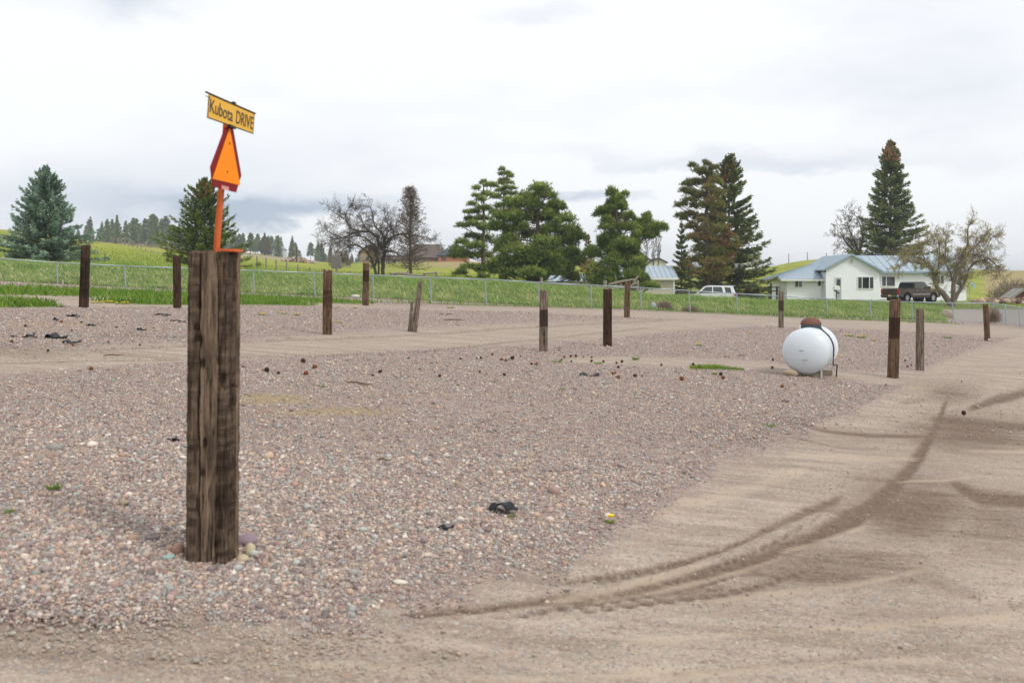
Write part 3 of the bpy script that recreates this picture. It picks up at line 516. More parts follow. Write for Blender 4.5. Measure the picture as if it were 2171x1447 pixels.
pine('ponderosa_pine', 96, [(410,200,35,25),(350,260,40,22),(460,230,45,25),(510,240,35,25),(340,330,40,20),(430,300,45,25),(480,330,40,25),(310,405,45,20),(400,380,50,25),(330,470,60,30),(260,480,40,20),(420,450,80,35),(280,540,60,25),(400,530,90,40),(210,600,60,25),(320,600,90,35),(430,620,80,50),(300,700,80,35),(420,720,90,60),(220,760,70,40),(330,800,100,50),(180,830,80,40),(140,880,50,30),(280,880,120,50),(420,880,100,60),(300,990,100,40),(200,1040,70,35),(420,1010,80,50),(410,1070,60,30)],
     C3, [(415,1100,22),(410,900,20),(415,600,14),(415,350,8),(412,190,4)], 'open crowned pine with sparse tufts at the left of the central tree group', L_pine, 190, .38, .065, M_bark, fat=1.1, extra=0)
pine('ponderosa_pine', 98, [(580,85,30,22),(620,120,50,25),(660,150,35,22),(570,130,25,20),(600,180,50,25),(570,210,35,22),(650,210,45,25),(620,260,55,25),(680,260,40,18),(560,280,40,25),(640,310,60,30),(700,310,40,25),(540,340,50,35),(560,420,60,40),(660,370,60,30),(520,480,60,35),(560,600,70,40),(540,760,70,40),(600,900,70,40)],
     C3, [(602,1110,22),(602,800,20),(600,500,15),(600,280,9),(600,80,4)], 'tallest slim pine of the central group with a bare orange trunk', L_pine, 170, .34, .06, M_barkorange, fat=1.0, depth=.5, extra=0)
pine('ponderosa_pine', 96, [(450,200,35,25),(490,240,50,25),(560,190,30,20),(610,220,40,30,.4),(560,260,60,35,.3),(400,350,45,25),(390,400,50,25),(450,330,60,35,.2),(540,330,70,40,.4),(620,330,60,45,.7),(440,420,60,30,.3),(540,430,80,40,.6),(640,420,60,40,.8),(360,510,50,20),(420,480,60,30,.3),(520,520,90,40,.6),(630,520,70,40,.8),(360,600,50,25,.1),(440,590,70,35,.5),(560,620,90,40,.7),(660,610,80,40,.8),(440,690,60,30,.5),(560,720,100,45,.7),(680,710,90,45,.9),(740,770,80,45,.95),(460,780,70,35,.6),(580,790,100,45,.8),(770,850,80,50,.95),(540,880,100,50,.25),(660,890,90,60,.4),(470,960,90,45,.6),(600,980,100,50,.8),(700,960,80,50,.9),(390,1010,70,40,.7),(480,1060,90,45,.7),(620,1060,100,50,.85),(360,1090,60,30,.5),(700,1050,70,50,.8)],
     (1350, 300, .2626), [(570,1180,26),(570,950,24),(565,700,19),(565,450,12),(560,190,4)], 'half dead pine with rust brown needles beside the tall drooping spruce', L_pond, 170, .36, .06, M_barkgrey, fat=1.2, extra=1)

# bare and budding trees: main limbs as seen, twigs grown from them
def twigs(S0, S1, R0, R1, p, d, L, r, depth, up, tips):
    n = 3; q = p
    for i in range(n):
        d = (d+Vector((random.gauss(0, .13), random.gauss(0, .13), random.gauss(0, .13)+up))).normalized(); e = q+d*(L/n)
        S0.append(q); S1.append(e); R0.append(r*(1-.25*i)); R1.append(r*(1-.25*(i+1))); q0, q = q, e
        tips.append((q, d))
        if depth > 0:
            for _ in range(2 if random.random() < .65 else 1):
                ax = d.orthogonal().normalized(); ax.rotate(Matrix.Rotation(random.uniform(0, 6.283), 3, d)); dd = (d*.75+ax*random.uniform(.5, .95)).normalized()
                twigs(S0, S1, R0, R1, q0.lerp(q, random.random()), dd, L*random.uniform(.45, .7), max(r*.55, .007), depth-1, up, tips)
def limb_tree(name, Z, conv, limbs, label, cat, wm, tw, up=.06, rt=.03, depth=2, per=.55, minr=.016, leaves=None, spread=1.6, lt=1.):
    ox, oy, sc = conv; k = Z/F; b = at(ox+sc*limbs[0][0][0], oy+sc*limbs[0][0][1], Z); b.z = h1(b.x, b.y)-.05; S0, S1, R0, R1, tips = [], [], [], [], []
    for li, lm in enumerate(limbs):
        pts = [at(ox+sc*q[0], oy+sc*q[1], Z)-b for q in lm]; n = len(pts); dy = random.uniform(-1, 1)*spread; t0 = 1 if len(lm[0]) > 3 else 0
        for i, p in enumerate(pts): p.y = dy*(i/(n-1))**1.3*(1 if n > 3 else .5)
        if t0: pts[0].z = 0
        ra = lm[0][2]*sc*k*lt; rb = lm[-1][2]*sc*k*lt if len(lm[-1]) > 2 else minr*1.3
        for i in range(n-1):
            f0, f1 = i/(n-1), (i+1)/(n-1); m = (pts[i]+pts[i+1])*.5+Vector((random.uniform(-1, 1), random.uniform(-1, 1), random.uniform(-1, 1)))*.06*(pts[i+1]-pts[i]).length
            r0, r1 = ra+(rb-ra)*f0, ra+(rb-ra)*f1
            S0 += [pts[i], m]; S1 += [m, pts[i+1]]; R0 += [r0, (r0+r1)/2]; R1 += [(r0+r1)/2, r1]
            if i >= t0:
                ln = (pts[i+1]-pts[i]).length
                for _ in range(max(1, int(ln/per))):
                    d0 = (pts[i+1]-pts[i]).normalized(); ax = d0.orthogonal().normalized(); ax.rotate(Matrix.Rotation(random.uniform(0, 6.283), 3, d0)); d = (d0*.5+ax+Vector((0, 0, up*3))).normalized()
                    twigs(S0, S1, R0, R1, pts[i].lerp(pts[i+1], random.random()), d, tw*random.uniform(.5, 1.2), min(rt, r0*.6), depth, up, tips)
        twigs(S0, S1, R0, R1, pts[-1], (pts[-1]-pts[-2]).normalized(), tw, rt*.8, depth, up, tips)
    R0 = np.maximum(R0, minr); R1 = np.maximum(R1, minr*.75); T = ti = lmat = None
    if leaves:
        lmat, num, ll = leaves; idx = rng.integers(0, len(tips), num); P = np.array([tuple(tips[i][0]) for i in idx])+rng.normal(0, .05, (num, 3)); d = unit(np.array([tuple(tips[i][1]) for i in idx])*.5+rng.normal(0, .7, (num, 3))); T = needles(P, d, ll*rng.uniform(.6, 1.3, num), ll*.6*rng.uniform(.6, 1.3, num)); ti = rng.random(num)
    return put_tree(name, b, label, cat, T, ti, ([tuple(v) for v in S0], [tuple(v) for v in S1], R0, R1), lmat, wm, crown='leaves', n=4)
C2 = (540, 380, .2142)
limb_tree('bare_tree', 90, C2, [[(1270,975,24,0),(1265,860,22),(1265,760,21),(1270,690,20)], [(1265,700,19),(1225,640),(1200,560),(1130,515),(1030,510),(940,540),(850,575),(760,540),(690,500),(650,470,3)], [(1275,680,19),(1320,610),(1380,560),(1450,535),(1530,545),(1620,560),(1700,570),(1760,600,3)],
   [(1260,690,17),(1290,600),(1260,530),(1200,480),(1170,400),(1150,300),(1130,250,3)], [(1200,975,19,0),(1185,880,18),(1150,780),(1110,720),(1060,680),(980,640),(930,650),(860,690),(820,760,3)], [(1190,860,14),(1210,760),(1190,650),(1100,580),(1000,560),(900,590),(830,660,3)],
   [(1030,510,10),(960,490),(920,430),(860,370),(800,340),(760,300,3)], [(1130,515,10),(1080,450),(1060,370),(1000,300,3)], [(1290,600,12),(1310,520),(1370,480),(1440,430),(1460,370,3)], [(1380,560,11),(1370,500),(1300,420),(1270,330,3)], [(1225,970,14,0),(1225,800,13),(1215,690,10),(1235,560,3)], [(1280,710,12),(1350,710),(1420,740),(1480,780),(1560,770,3)], [(920,430,7),(900,360),(930,300),(990,260,3)], [(850,575,7),(790,600),(740,640),(700,620,3)]],
   'leafless spreading tree with three trunks left of the dead conifer', 'bare tree', M_barkgrey, 1.0, up=.03, depth=2, per=.12, minr=.009, rt=.016, lt=.8)
C5 = (1640, 280, .3041)
L_bud = leafmat('young_leaves', [(0, srgb('8f8b48')), (.5, srgb('c0b66a')), (1, srgb('ded69c'))], .3)
limb_tree('apple_tree', 88, C5, [[(1245,1185,32,0),(1190,1130,20),(1150,1090),(1130,1030),(1120,960),(1060,890),(980,850),(900,870,3)], [(1130,1030,12),(1150,940),(1160,850),(1150,760),(1130,720,3)], [(1120,960,10),(1040,920),(940,900),(870,930),(850,970,3)], [(1255,1180,26,0),(1250,1060,16),(1270,960),(1290,880),(1330,780),(1320,680),(1340,630,3)],
   [(1265,1165,22),(1310,1090,18),(1350,1020),(1370,960),(1430,900),(1520,880),(1590,930),(1620,1000,3)], [(1290,880,9),(1370,830),(1440,760),(1500,700),(1540,740,3)], [(1310,1090,10),(1310,980),(1320,900),(1400,850),(1480,860),(1560,960,3)], [(1250,1060,9),(1200,900),(1220,800),(1250,700,3)], [(1430,900,7),(1470,820),(1510,780),(1540,730,3)], [(1060,890,7),(1020,800),(1080,760),(1130,740,3)]],
   'gnarled apple tree with pale new leaves in front of the white house', 'apple tree', M_barkapple, .85, up=.035, depth=2, per=.13, minr=.009, rt=.016, lt=.7, leaves=(L_bud, 30000, .075), spread=1.7)
limb_tree('bare_tree', 121, (0, 0, 1), [[(1826,600,3.4,0),(1822,540,3.4),(1812,510),(1800,485),(1796,468,.6)], [(1822,545,3),(1800,520),(1788,500),(1784,490,.5)], [(1822,535,3),(1830,500),(1822,475),(1815,462,.5)], [(1812,510,2),(1795,505),(1785,515,.5)]],
   'pale bare tree behind the house, left of its tall spruce', 'bare tree', M_barkapple, 1.5, depth=2, per=.35, minr=.013, rt=.02, leaves=(leafmat('sparse_buds', [(0, srgb('6b6754')), (1, srgb('8d8870'))], .3), 2500, .16))
for x, y0, lb in ((1371, 516, 'thin bare poplar, leftmost of three beside the far white house'), (1386, 511, 'thin bare poplar in the middle of three beside the far white house'), (1396, 506, 'thin bare poplar, tallest of three beside the far white house')):
    limb_tree('poplar_tree', 205, (0, 0, 1), [[(x, 575, 1.6, 0), (x, 550, 1.1), (x+.5, 530, .8), (x, y0, .4)], [(x, 560, .9), (x-3, 540, .6), (x-3, y0+14, .3)], [(x, 560, .9), (x+3, 540, .6), (x+3, y0+12, .3)]], lb, 'bare tree', M_barkgrey, 1.6, up=.35, depth=1, per=1.0, minr=.035, spread=.4)
def dead_conifer():
    Z = 88; b = at(870, 592, Z); b.z = h1(b.x, b.y)-.05; Ht = at(872, 396, Z).z-b.z; S0, S1, R0, R1, T, TI = [], [], [], [], [], []
    for i in range(10): S0.append((0, 0, Ht*i/10)); S1.append((0, 0, Ht*(i+1)/10)); R0.append(.17*(1-i/10.4)); R1.append(.17*(1-(i+1)/10.4))
    for i in range(170):
        f = .1+.89*(i/170)**.9; a = i*2.4+random.gauss(0, .3); L = 2.3*(1-f)**.8*random.uniform(.6, 1.1)+.12; e = -.25+.95*f; p = Vector((0, 0, f*Ht)); o = Vector((math.cos(a), math.sin(a), 0))
        if f < .25: L *= random.uniform(.5, 1.2)
        for j in range(3):
            t0, t1 = j/3, (j+1)/3; P0 = p+o*L*t0+Vector((0, 0, L*(e*t0+.25*t0*t0))); P1 = p+o*L*t1+Vector((0, 0, L*(e*t1+.25*t1*t1))); S0.append(P0); S1.append(P1); R0.append(.028*(1-t0)+.012); R1.append(.028*(1-t1)+.01)
            for _ in range(3):
                q = P0.lerp(P1, random.random()); dd = (o+Vector((random.gauss(0, .7), random.gauss(0, .7), random.gauss(-.1, .5)))).normalized()*random.uniform(.15, .45); S0.append(q); S1.append(q+dd); R0.append(.012); R1.append(.009)
                if random.random() < (.5 if f > .45 else .22):
                    m = 7; pos = np.array(q+dd)+rng.normal(0, .06, (m, 3)); T.append(needles(pos, unit(rng.normal(size=(m, 3))+np.array([0, 0, -.5])), rng.uniform(.1, .22, m), rng.uniform(.03, .06, m))); TI.append(rng.random(m))
    put_tree('dead_conifer', b, 'brown dead conifer with few needles right of the bare tree', 'dead tree', np.concatenate(T), np.concatenate(TI), ([tuple(v) for v in S0], [tuple(v) for v in S1], R0, R1), leafmat('dead_needles', [(0, srgb('54422f')), (1, srgb('87705a'))], .1), M_barkgrey, crown='dead_needles', n=4)
dead_conifer()
# rounded juniper on the pasture
b = hit(561, 541); T = []; n = 2600; k = b.y/F; u = rng.random(n); a = rng.uniform(0, 6.283, n); prof = np.sin(np.clip(u*1.02+.1, 0, 1)*math.pi)**.8*(1-.35*u); r = 15*k*prof*rng.uniform(.5, 1.05, n)
pos = np.stack([np.cos(a)*r, np.sin(a)*r, (3+u*42)*k], 1); d = unit(np.stack([np.cos(a)*.6, np.sin(a)*.6, np.ones(n)], 1)+rng.normal(0, .3, (n, 3)))
put_tree('juniper_tree', b, 'small rounded olive green tree alone on the left pasture', 'tree', needles(pos, d, np.full(n, 3.4*k), np.full(n, 1.5*k)), rng.random(n), ([(0, 0, -.1)], [(0, 0, 30*k)], [1.6*k], [.6*k]), leafmat('juniper_leaves', [(0, srgb('484a1e')), (1, srgb('84803c'))], .2), M_bark)
# the wooded ridge: six conifers, each tree a copy
L_ridge = leafmat('ridge_needles', [(0, srgb('4f623b')), (.5, srgb('7d9050')), (1, srgb('b9b766'))], .2)
GR = 'conifers on the wooded ridge'
protos = []
for i in range(6):
    Ht = 13; T, ti, sg = spruce_geo(Ht, [2.6, 3.2, 2.3, 3.6, 2.9, 2.2][i], 75, 13, 1.7, .95, shape=[.8, .6, .9, .5, .7, 1][i], bare=[.12, .25, .08, .3, .18, .1][i], e0=-.1, e1=.6, curve=.1); sg = tuple(np.asarray(v)[-8:] for v in sg)
    protos.append((tri_mesh('ridge_crown', T, ti*.85), segs_mesh('ridge_trunk', *sg, n=4)))
    protos[-1][0].materials.append(L_ridge); protos[-1][1].materials.append(M_bark)
def ridge_tree(px, Z, Ht, i):
    X = (px-CX)/F*Z; o = bpy.data.objects.new('ridge_conifer', None); COL.objects.link(o); o.location = (X, Z, h1(X, Z)-.3); o.rotation_euler = (0, 0, random.uniform(0, 6.28)); s = Ht/13; o.scale = (s*random.uniform(.8, 1.15), s*random.uniform(.8, 1.15), s)
    tag(o, 'hazy green conifer of the far wooded ridge on the left', 'conifer', GR)
    for nm, me in zip(('crown', 'trunk'), protos[i]): c = bpy.data.objects.new(nm, me); COL.objects.link(c); c.parent = o
rr = random.Random(5)
for i in range(88):
    px = rr.uniform(120, 462); ridge_tree(px, rr.uniform(470, 640), rr.uniform(5.5, 13.5)+(3.2 if 235 < px < 400 else 0)-(4 if px < 170 else 0)*rr.random(), rr.randrange(6))
for i in range(60):
    px = rr.uniform(455, 700) if i < 46 else rr.uniform(700, 800); ridge_tree(px, rr.uniform(520, 680), rr.uniform(7.5, 12.5)-(2 if px > 690 else 0), rr.randrange(6))


# ------------------------------------------------------------------ chain link fence
M_galv = mat('galvanised_steel', srgb('a9b4ba'), .45, .55, .12, 4)
M_wire = mat('fence_wire', srgb('9aa4a6'), .5, .4, .1, 4)
RTOP = np.array([(-420,520),(-100,541),(0,547),(115,556.5),(263,563.5),(410,569),(537,573.5),(672,578.5),(793,583),(912,588),(1032,592),(1139,598),(1253,604),(1363,610),(1464,616),(1561,622),(1653,627.5),(1756,633),(1847,637),(1935,640),(2026,642),(2106,642.)])
def chain_link():
    fu = [(-3.05*k) for k in (3, 2, 1)]+[3.05*k for k in range(19)]; line = []
    for u in sorted(fu):
        X, Y = LX0+u*LCA, LZ0+u*LSA; px = CX+F*X/Y; top = CZ-(np.interp(px, RTOP[:, 0], RTOP[:, 1])-YT)*Y/F; line.append((X, Y, h1(X, Y), top))
    for px, pt, Z in ((2134, 647, 60.7), (2163, 651.5, 57.8), (2194, 656.5, 55), (2228, 662, 52.2), (2264, 668, 49.4)):
        p = at(px, pt, Z); line.append((p.x, p.y, h1(p.x, p.y), p.z))
    root = empty('chain_link_fence', (line[0][0], line[0][1], line[0][2]), 'low galvanised chain link fence along the far edge of the gravel lot', 'fence')
    for i, (X, Y, g, t) in enumerate(line):
        m = MB(); lx = -.055 if (i > 6 and i % 3) else -.02; m.tube([(X+.03, Y+.04, g-.3), (X+lx, Y+.04, t-.02)], .036 if i != 21 else .05, 10); m.tube([(X+lx, Y+.04, t-.02), (X+lx, Y+.04, t+.02)], [.044, .02], 10); m.build('post', M_galv, root, smooth=False)
    m = MB()
    for a, b in zip(line, line[1:]): m.tube([(a[0]-.02, a[1], a[3]), (b[0]-.02, b[1], b[3])], .027, 8)
    m.build('top_rail', M_galv, root, smooth=True)
    P0, P1 = [], []
    for a, b in zip(line, line[1:]):
        A, B = Vector((a[0], a[1], 0)), Vector((b[0], b[1], 0)); n = int((B-A).length/.085)
        z = lambda f, e: (a[2]*(1-f)+b[2]*f+.03)*(1-e)+(a[3]*(1-f)+b[3]*f-.02)*e
        w = 1.1/(B-A).length
        for i in range(-int(n*w)-1, n+1):
            for sgn in (1, -1):
                f0 = i/n; f1 = f0+w; e0, e1 = 0., 1.
                if f0 < 0: e0 = -f0/w; f0 = 0
                if f1 > 1: e1 = 1-(f1-1)/w if f0 >= 0 else 1; f1 = 1
                if f1 <= f0 or e1 <= e0: continue
                if sgn < 0: e0, e1 = 1-e0, 1-e1
                p, q = A.lerp(B, f0), A.lerp(B, f1); P0.append((p.x, p.y-.02+.01*sgn, z(f0, e0))); P1.append((q.x, q.y-.02+.01*sgn, z(f1, e1)))
    off = np.array(root.location); link('wire_mesh', segs_mesh('wire_mesh', np.array(P0)-off, np.array(P1)-off, np.full(len(P0), .0026), np.full(len(P0), .0026)), M_wire, root)
chain_link()

# ------------------------------------------------------------------ old timber posts
def woodmat(name, a, b_, c_dark, scale=1.0):
    m, t, b = principled(name); oc = t.node('ShaderNodeTexCoord').outputs['Object']; rnd = t.node('ShaderNodeObjectInfo').outputs['Random']
    oc = t.vm('ADD', oc, t.m('MULTIPLY', rnd, 37.)); st = t.vm('MULTIPLY', oc, (1, 1, .07))
    g1 = t.noise(st, 52*scale, 8, .72); g2 = t.noise(t.vm('MULTIPLY', oc, (1, 1, .11)), 80*scale, 5, .7); pch = t.noise(t.vm('MULTIPLY', oc, (1, 1, .45)), 7*scale, 5, .6); hz = t.noise(t.vm('MULTIPLY', oc, (.4, .4, 2.2)), 11*scale, 4, .6)
    c = t.mix(t.sm(g1, .36, .64), a, b_); c = t.mix(t.m('MULTIPLY', t.sm(pch, .5, .72), .55), c, tuple(q*.55 for q in a))
    dk = t.m('ADD', t.node('ShaderNodeAttribute', attribute_name='stain').outputs['Fac'], t.m('MULTIPLY', t.m('SUBTRACT', hz, .5), .8))
    c = t.mix(t.m('MULTIPLY', t.sm(dk, .28, .72), .9), c, t.mix(g1, tuple(q*.55 for q in c_dark), c_dark))
    crk = t.sm(g2, .58, .66); c = t.mix(t.m('MULTIPLY', crk, .82), c, (.012, .009, .007)); c = t.mix(t.node('ShaderNodeAttribute', attribute_name='crack').outputs['Fac'], c, (.006, .004, .003))
    t.put(b.inputs['Base Color'], c); b.inputs['Roughness'].default_value = .88; b.inputs['Specular IOR Level'].default_value = .22
    bp = t.node('ShaderNodeBump'); bp.inputs['Strength'].default_value = .8; bp.inputs['Distance'].default_value = .006; t.put(bp.inputs['Height'], t.m('SUBTRACT', t.m('ADD', g1, t.m('MULTIPLY', pch, .6)), t.m('MULTIPLY', crk, .6))); t.put(b.inputs['Normal'], bp.outputs[0]); return m
WD = {'brown': woodmat('weathered_wood_brown', srgb('4a3628'), srgb('77604c'), srgb('3a2518')), 'dark': woodmat('creosoted_wood', srgb('2c1d15'), srgb('54402f'), srgb('1d120c')),
      'grey': woodmat('weathered_wood_grey', srgb('51453b'), srgb('8b7c6e'), srgb('3c2f27')), 'main': woodmat('split_timber_wood', srgb('40342b'), srgb('85725f'), srgb('2c1e16'))}
def timber_mesh(name, Ht, w, d, bands=(), stripes=(), cracks=(), lean=(0, 0), M=44, K=34, seed=0, jag=.01, rough=.03, bury=.15, slant=(0, 0), p=7, chips=0, taper=.96):
    """rounded square section with wandering drying cracks; bands = stained height ranges, stripes = stained angle ranges"""
    g = np.random.default_rng(seed); th = np.arange(M)*2*math.pi/M; zz = np.concatenate([[-bury], np.linspace(0, Ht, K)]); TH, ZZ = np.meshgrid(th, zz); f = np.clip(ZZ/Ht, 0, 1)
    rad = 1/(np.abs(np.cos(TH))**p+np.abs(np.sin(TH))**p)**(1/p)
    for k in range(1, 9): rad = rad*(1+rough*g.normal()/k**.6*np.cos(k*TH+g.uniform(0, 6.28)+f*g.normal()*1.5)*(.5+.5*np.sin(f*g.uniform(1, 7)+g.uniform(0, 6))))
    wob = g.normal(0, 1, rad.shape); wob = (wob+np.roll(wob, 1, 0)+np.roll(wob, -1, 0)+np.roll(wob, 1, 1))*.5; rad = rad*(1+.011*wob)
    crk = np.zeros_like(rad); stain = np.zeros_like(rad)
    for a, wd, dp, z0, z1 in cracks:
        c = a+.05*np.sin(f*g.uniform(3, 8)+g.uniform(0, 6))+.02*np.sin(f*23+g.uniform(0, 6)); dd = (TH-c+math.pi) % (2*math.pi)-math.pi; e = sstep(f, z0-.05, z0+.05)*(1-sstep(f, z1-.05, z1+.05)); q = np.exp(-(dd/wd)**2)*e; rad = rad*(1-dp*q); crk = np.maximum(crk, np.exp(-(dd/(wd*.75))**2)*e)
    for z0, z1, v in bands: stain = np.maximum(stain, v*(sstep(f, z0-.012, z0+.012)*(1-sstep(f, z1-.012, z1+.012))))
    for a0, a1, v in stripes:
        mid = (a0+a1)/2; dd = np.abs((TH-mid+math.pi) % (2*math.pi)-math.pi); stain = np.maximum(stain, v*(1-sstep(dd, abs(a1-a0)/2-.06, abs(a1-a0)/2+.06)))
    for _ in range(chips):
        c, z0 = g.uniform(0, 6.28), g.uniform(.05, .95); dd = (TH-c+math.pi) % (2*math.pi)-math.pi; q = np.exp(-(dd/.12)**2-((f-z0)/.02)**2); rad = rad*(1-.12*q); stain = np.maximum(stain, q)
    tp = taper+(1-taper)*(1-f); X = np.cos(TH)*rad*w/2*tp+lean[0]*ZZ; Y = np.sin(TH)*rad*d/2*tp+lean[1]*ZZ; Z = ZZ.copy()
    Z[-1] += g.normal(0, jag, M)+slant[0]*np.cos(th)+slant[1]*np.sin(th); Z[-2] += .3*(Z[-1]-Ht)
    V = np.stack([X, Y, Z], -1).reshape(-1, 3); ctr = np.array([[lean[0]*Ht, lean[1]*Ht, Z[-1].mean()-.004]]); inner = V[-M:]*.55+ctr*.45; inner[:, 2] += g.normal(0, jag*.4, M)
    V = np.concatenate([V, inner, ctr]); n = len(zz); fs = []
    for r in range(n):
        for c in range(M): fs.append((r*M+c, r*M+(c+1) % M, (r+1)*M+(c+1) % M, (r+1)*M+c))
    me = bpy.data.meshes.new(name); ci = (n+1)*M; fs += [(n*M+c, n*M+(c+1) % M, ci) for c in range(M)]
    me.from_pydata(V.tolist(), [], fs)
    for nm, arr, tv in (('stain', stain, .15), ('crack', crk, 0)):
        a = me.attributes.new(nm, 'FLOAT', 'POINT'); a.data.foreach_set('value', np.concatenate([arr.ravel(), np.full(M+1, tv)]).astype(np.float32))
    bm = bmesh.new(); bm.from_mesh(me); bmesh.ops.recalc_face_normals(bm, faces=bm.faces)
    for q in bm.faces: q.smooth = len(q.verts) == 4 and q.index < n*M-M
    bm.to_mesh(me); bm.free(); return me
GP = 'old timber posts standing in the gravel lot'
def old_post(px, pyb, pyt, wpx, tpx, wood, label, seed, bands=(), cracks=None, rz=.05, **kw):
    b = hit(px, pyb); k = b.y/F; Ht = (pyb-pyt)*k; w = wpx*k*.9; g = random.Random(seed)
    if cracks is None: cracks = [(g.uniform(3.6, 6), .05, g.uniform(.08, .2), g.uniform(-.2, .4), g.uniform(.5, 1.2)) for _ in range(3)]+[(g.uniform(4.2, 5.4), .03, .12, -.2, 1.2)]
    o = link('wooden_post', timber_mesh('wooden_post', Ht, w, w*.9, bands, (), cracks, ((tpx-px)*k/Ht, 0), seed=seed, **kw), WD[wood]); o.location = b; o.rotation_euler = (0, 0, rz); return tag(o, label, 'post', GP)
old_post(178, 651, 521, 19, 182, 'dark', 'dark brown post beside the blue spruce, leftmost in the lot', 3, [(.15, .8, .55)], slant=(.01, 0))
old_post(376, 653, 543, 17, 375, 'dark', 'blackish post just left of the sign post', 4, [(.0, 1, .35)], jag=.015, chips=5)
old_post(694, 707, 576, 21, 695, 'brown', 'cracked post with a pointed chipped top and dark red middle', 5, [(.42, .72, .6)], jag=.03, slant=(-.01, .03))
old_post(775, 647, 558, 15, 776, 'brown', 'brown post in front of the bare tree, with a blackened band near its top', 6, [(.55, .83, .75), (0, .5, .2)])
old_post(1152, 744, 615, 20, 1153, 'grey', 'grey post with a rust red band below its flat top', 7, [(.4, .68, .9)], chips=4)
old_post(1288, 734, 613, 20, 1288, 'dark', 'dark grooved post with a pale crusted top edge at the lot centre', 8, [(0, 1, .2)], cracks=[(a, .04, .14, -.2, 1.2) for a in (3.9, 4.3, 4.6, 4.95, 5.3)])
old_post(1329, 673, 598, 13, 1331, 'brown', 'far slim brown post in front of the irregular Scots pine', 9, [(.3, .9, .3)], slant=(.02, 0))
old_post(1656, 694, 617, 11, 1656, 'grey', 'slim grey post with a dark knot behind the propane tank', 10, [(.45, .75, .7)])
old_post(1893, 798, 635, 22, 1898, 'brown', 'leaning square post with a dark red middle, right of the propane tank', 11, [(.49, .77, .95), (0, .2, .0)], chips=7)
old_post(1950, 783, 655, 16, 1951, 'grey', 'shorter grey square post beside the leaning one', 12, [], chips=3)
old_post(2093, 722, 646, 11, 2089, 'brown', 'knotty thin post with a white stone at its foot', 13, [(.3, .95, .35)], jag=.025, rough=.07)
b = hit(874, 702); k = b.y/F
sp = empty('split_post', b, 'broken post split into two leaning splinters', 'post', GP)
for x0, x1, pyb, pyt, wp, sd_ in ((877, 890, 702, 606, 14, 21), (868, 873, 702, 645, 8, 22)):
    Ht = (pyb-pyt)*k; o = link('splinter', timber_mesh('splinter', Ht, wp*k, wp*k*.7, [(.6, 1, .2)], (), [(4.3, .06, .25, -.2, 1.2), (5.2, .05, .2, .3, 1.2)], ((x1-x0)*k/Ht, .05), seed=sd_, jag=.07, slant=(.03, 0), taper=.72), WD['grey'], sp); o.location = ((x0-874)*k, 0, 0)
# the big split timber in the foreground
b = hit(451, 1180); k = b.y/F; Ht = (1180-535)*k; MAINZ = b.y
o = link('wooden_post', timber_mesh('wooden_post', Ht, .198, .19, [(.0, .14, .12)], [(3.1, 4.36, .52), (5.2, 6.6, .56), (1.7, 3.3, .6)],
    [(4.38, .05, .26, -.2, 1.2), (4.83, .014, .1, -.2, .34), (4.60, .012, .1, -.2, .22), (4.9, .008, .05, .2, .8), (5.24, .018, .1, -.2, 1.2), (5.5, .012, .08, .1, 1.2), (3.75, .014, .08, .2, 1.2), (5.0, .016, .14, -.2, .16)],
    ((455.5-451)*k/Ht, 0), M=170, K=130, seed=31, jag=.006, rough=.026, chips=34, p=9, taper=.985), WD['main']); o.location = b; o.rotation_euler = (0, 0, -.1)
tag(o, 'thick split dark timber in the foreground carrying the street blade and triangle', 'post', GP)
m = MB(); c_ = b+Vector((.10, -.03, (1180-815)*k)); m.tube([c_-Vector((.03, 0, 0)), c_+Vector((.018, 0, .004)), c_+Vector((.032, 0, -.006))], [.006, .006, .004], 8); nl = m.build('bent_nail', mat('rusty_iron', srgb('3b2018'), .8, .3, .3, 20), o); nl.rotation_euler = (0, 0, 0)
POST_TOP = b+Vector(((455.5-451)*k, 0, Ht))

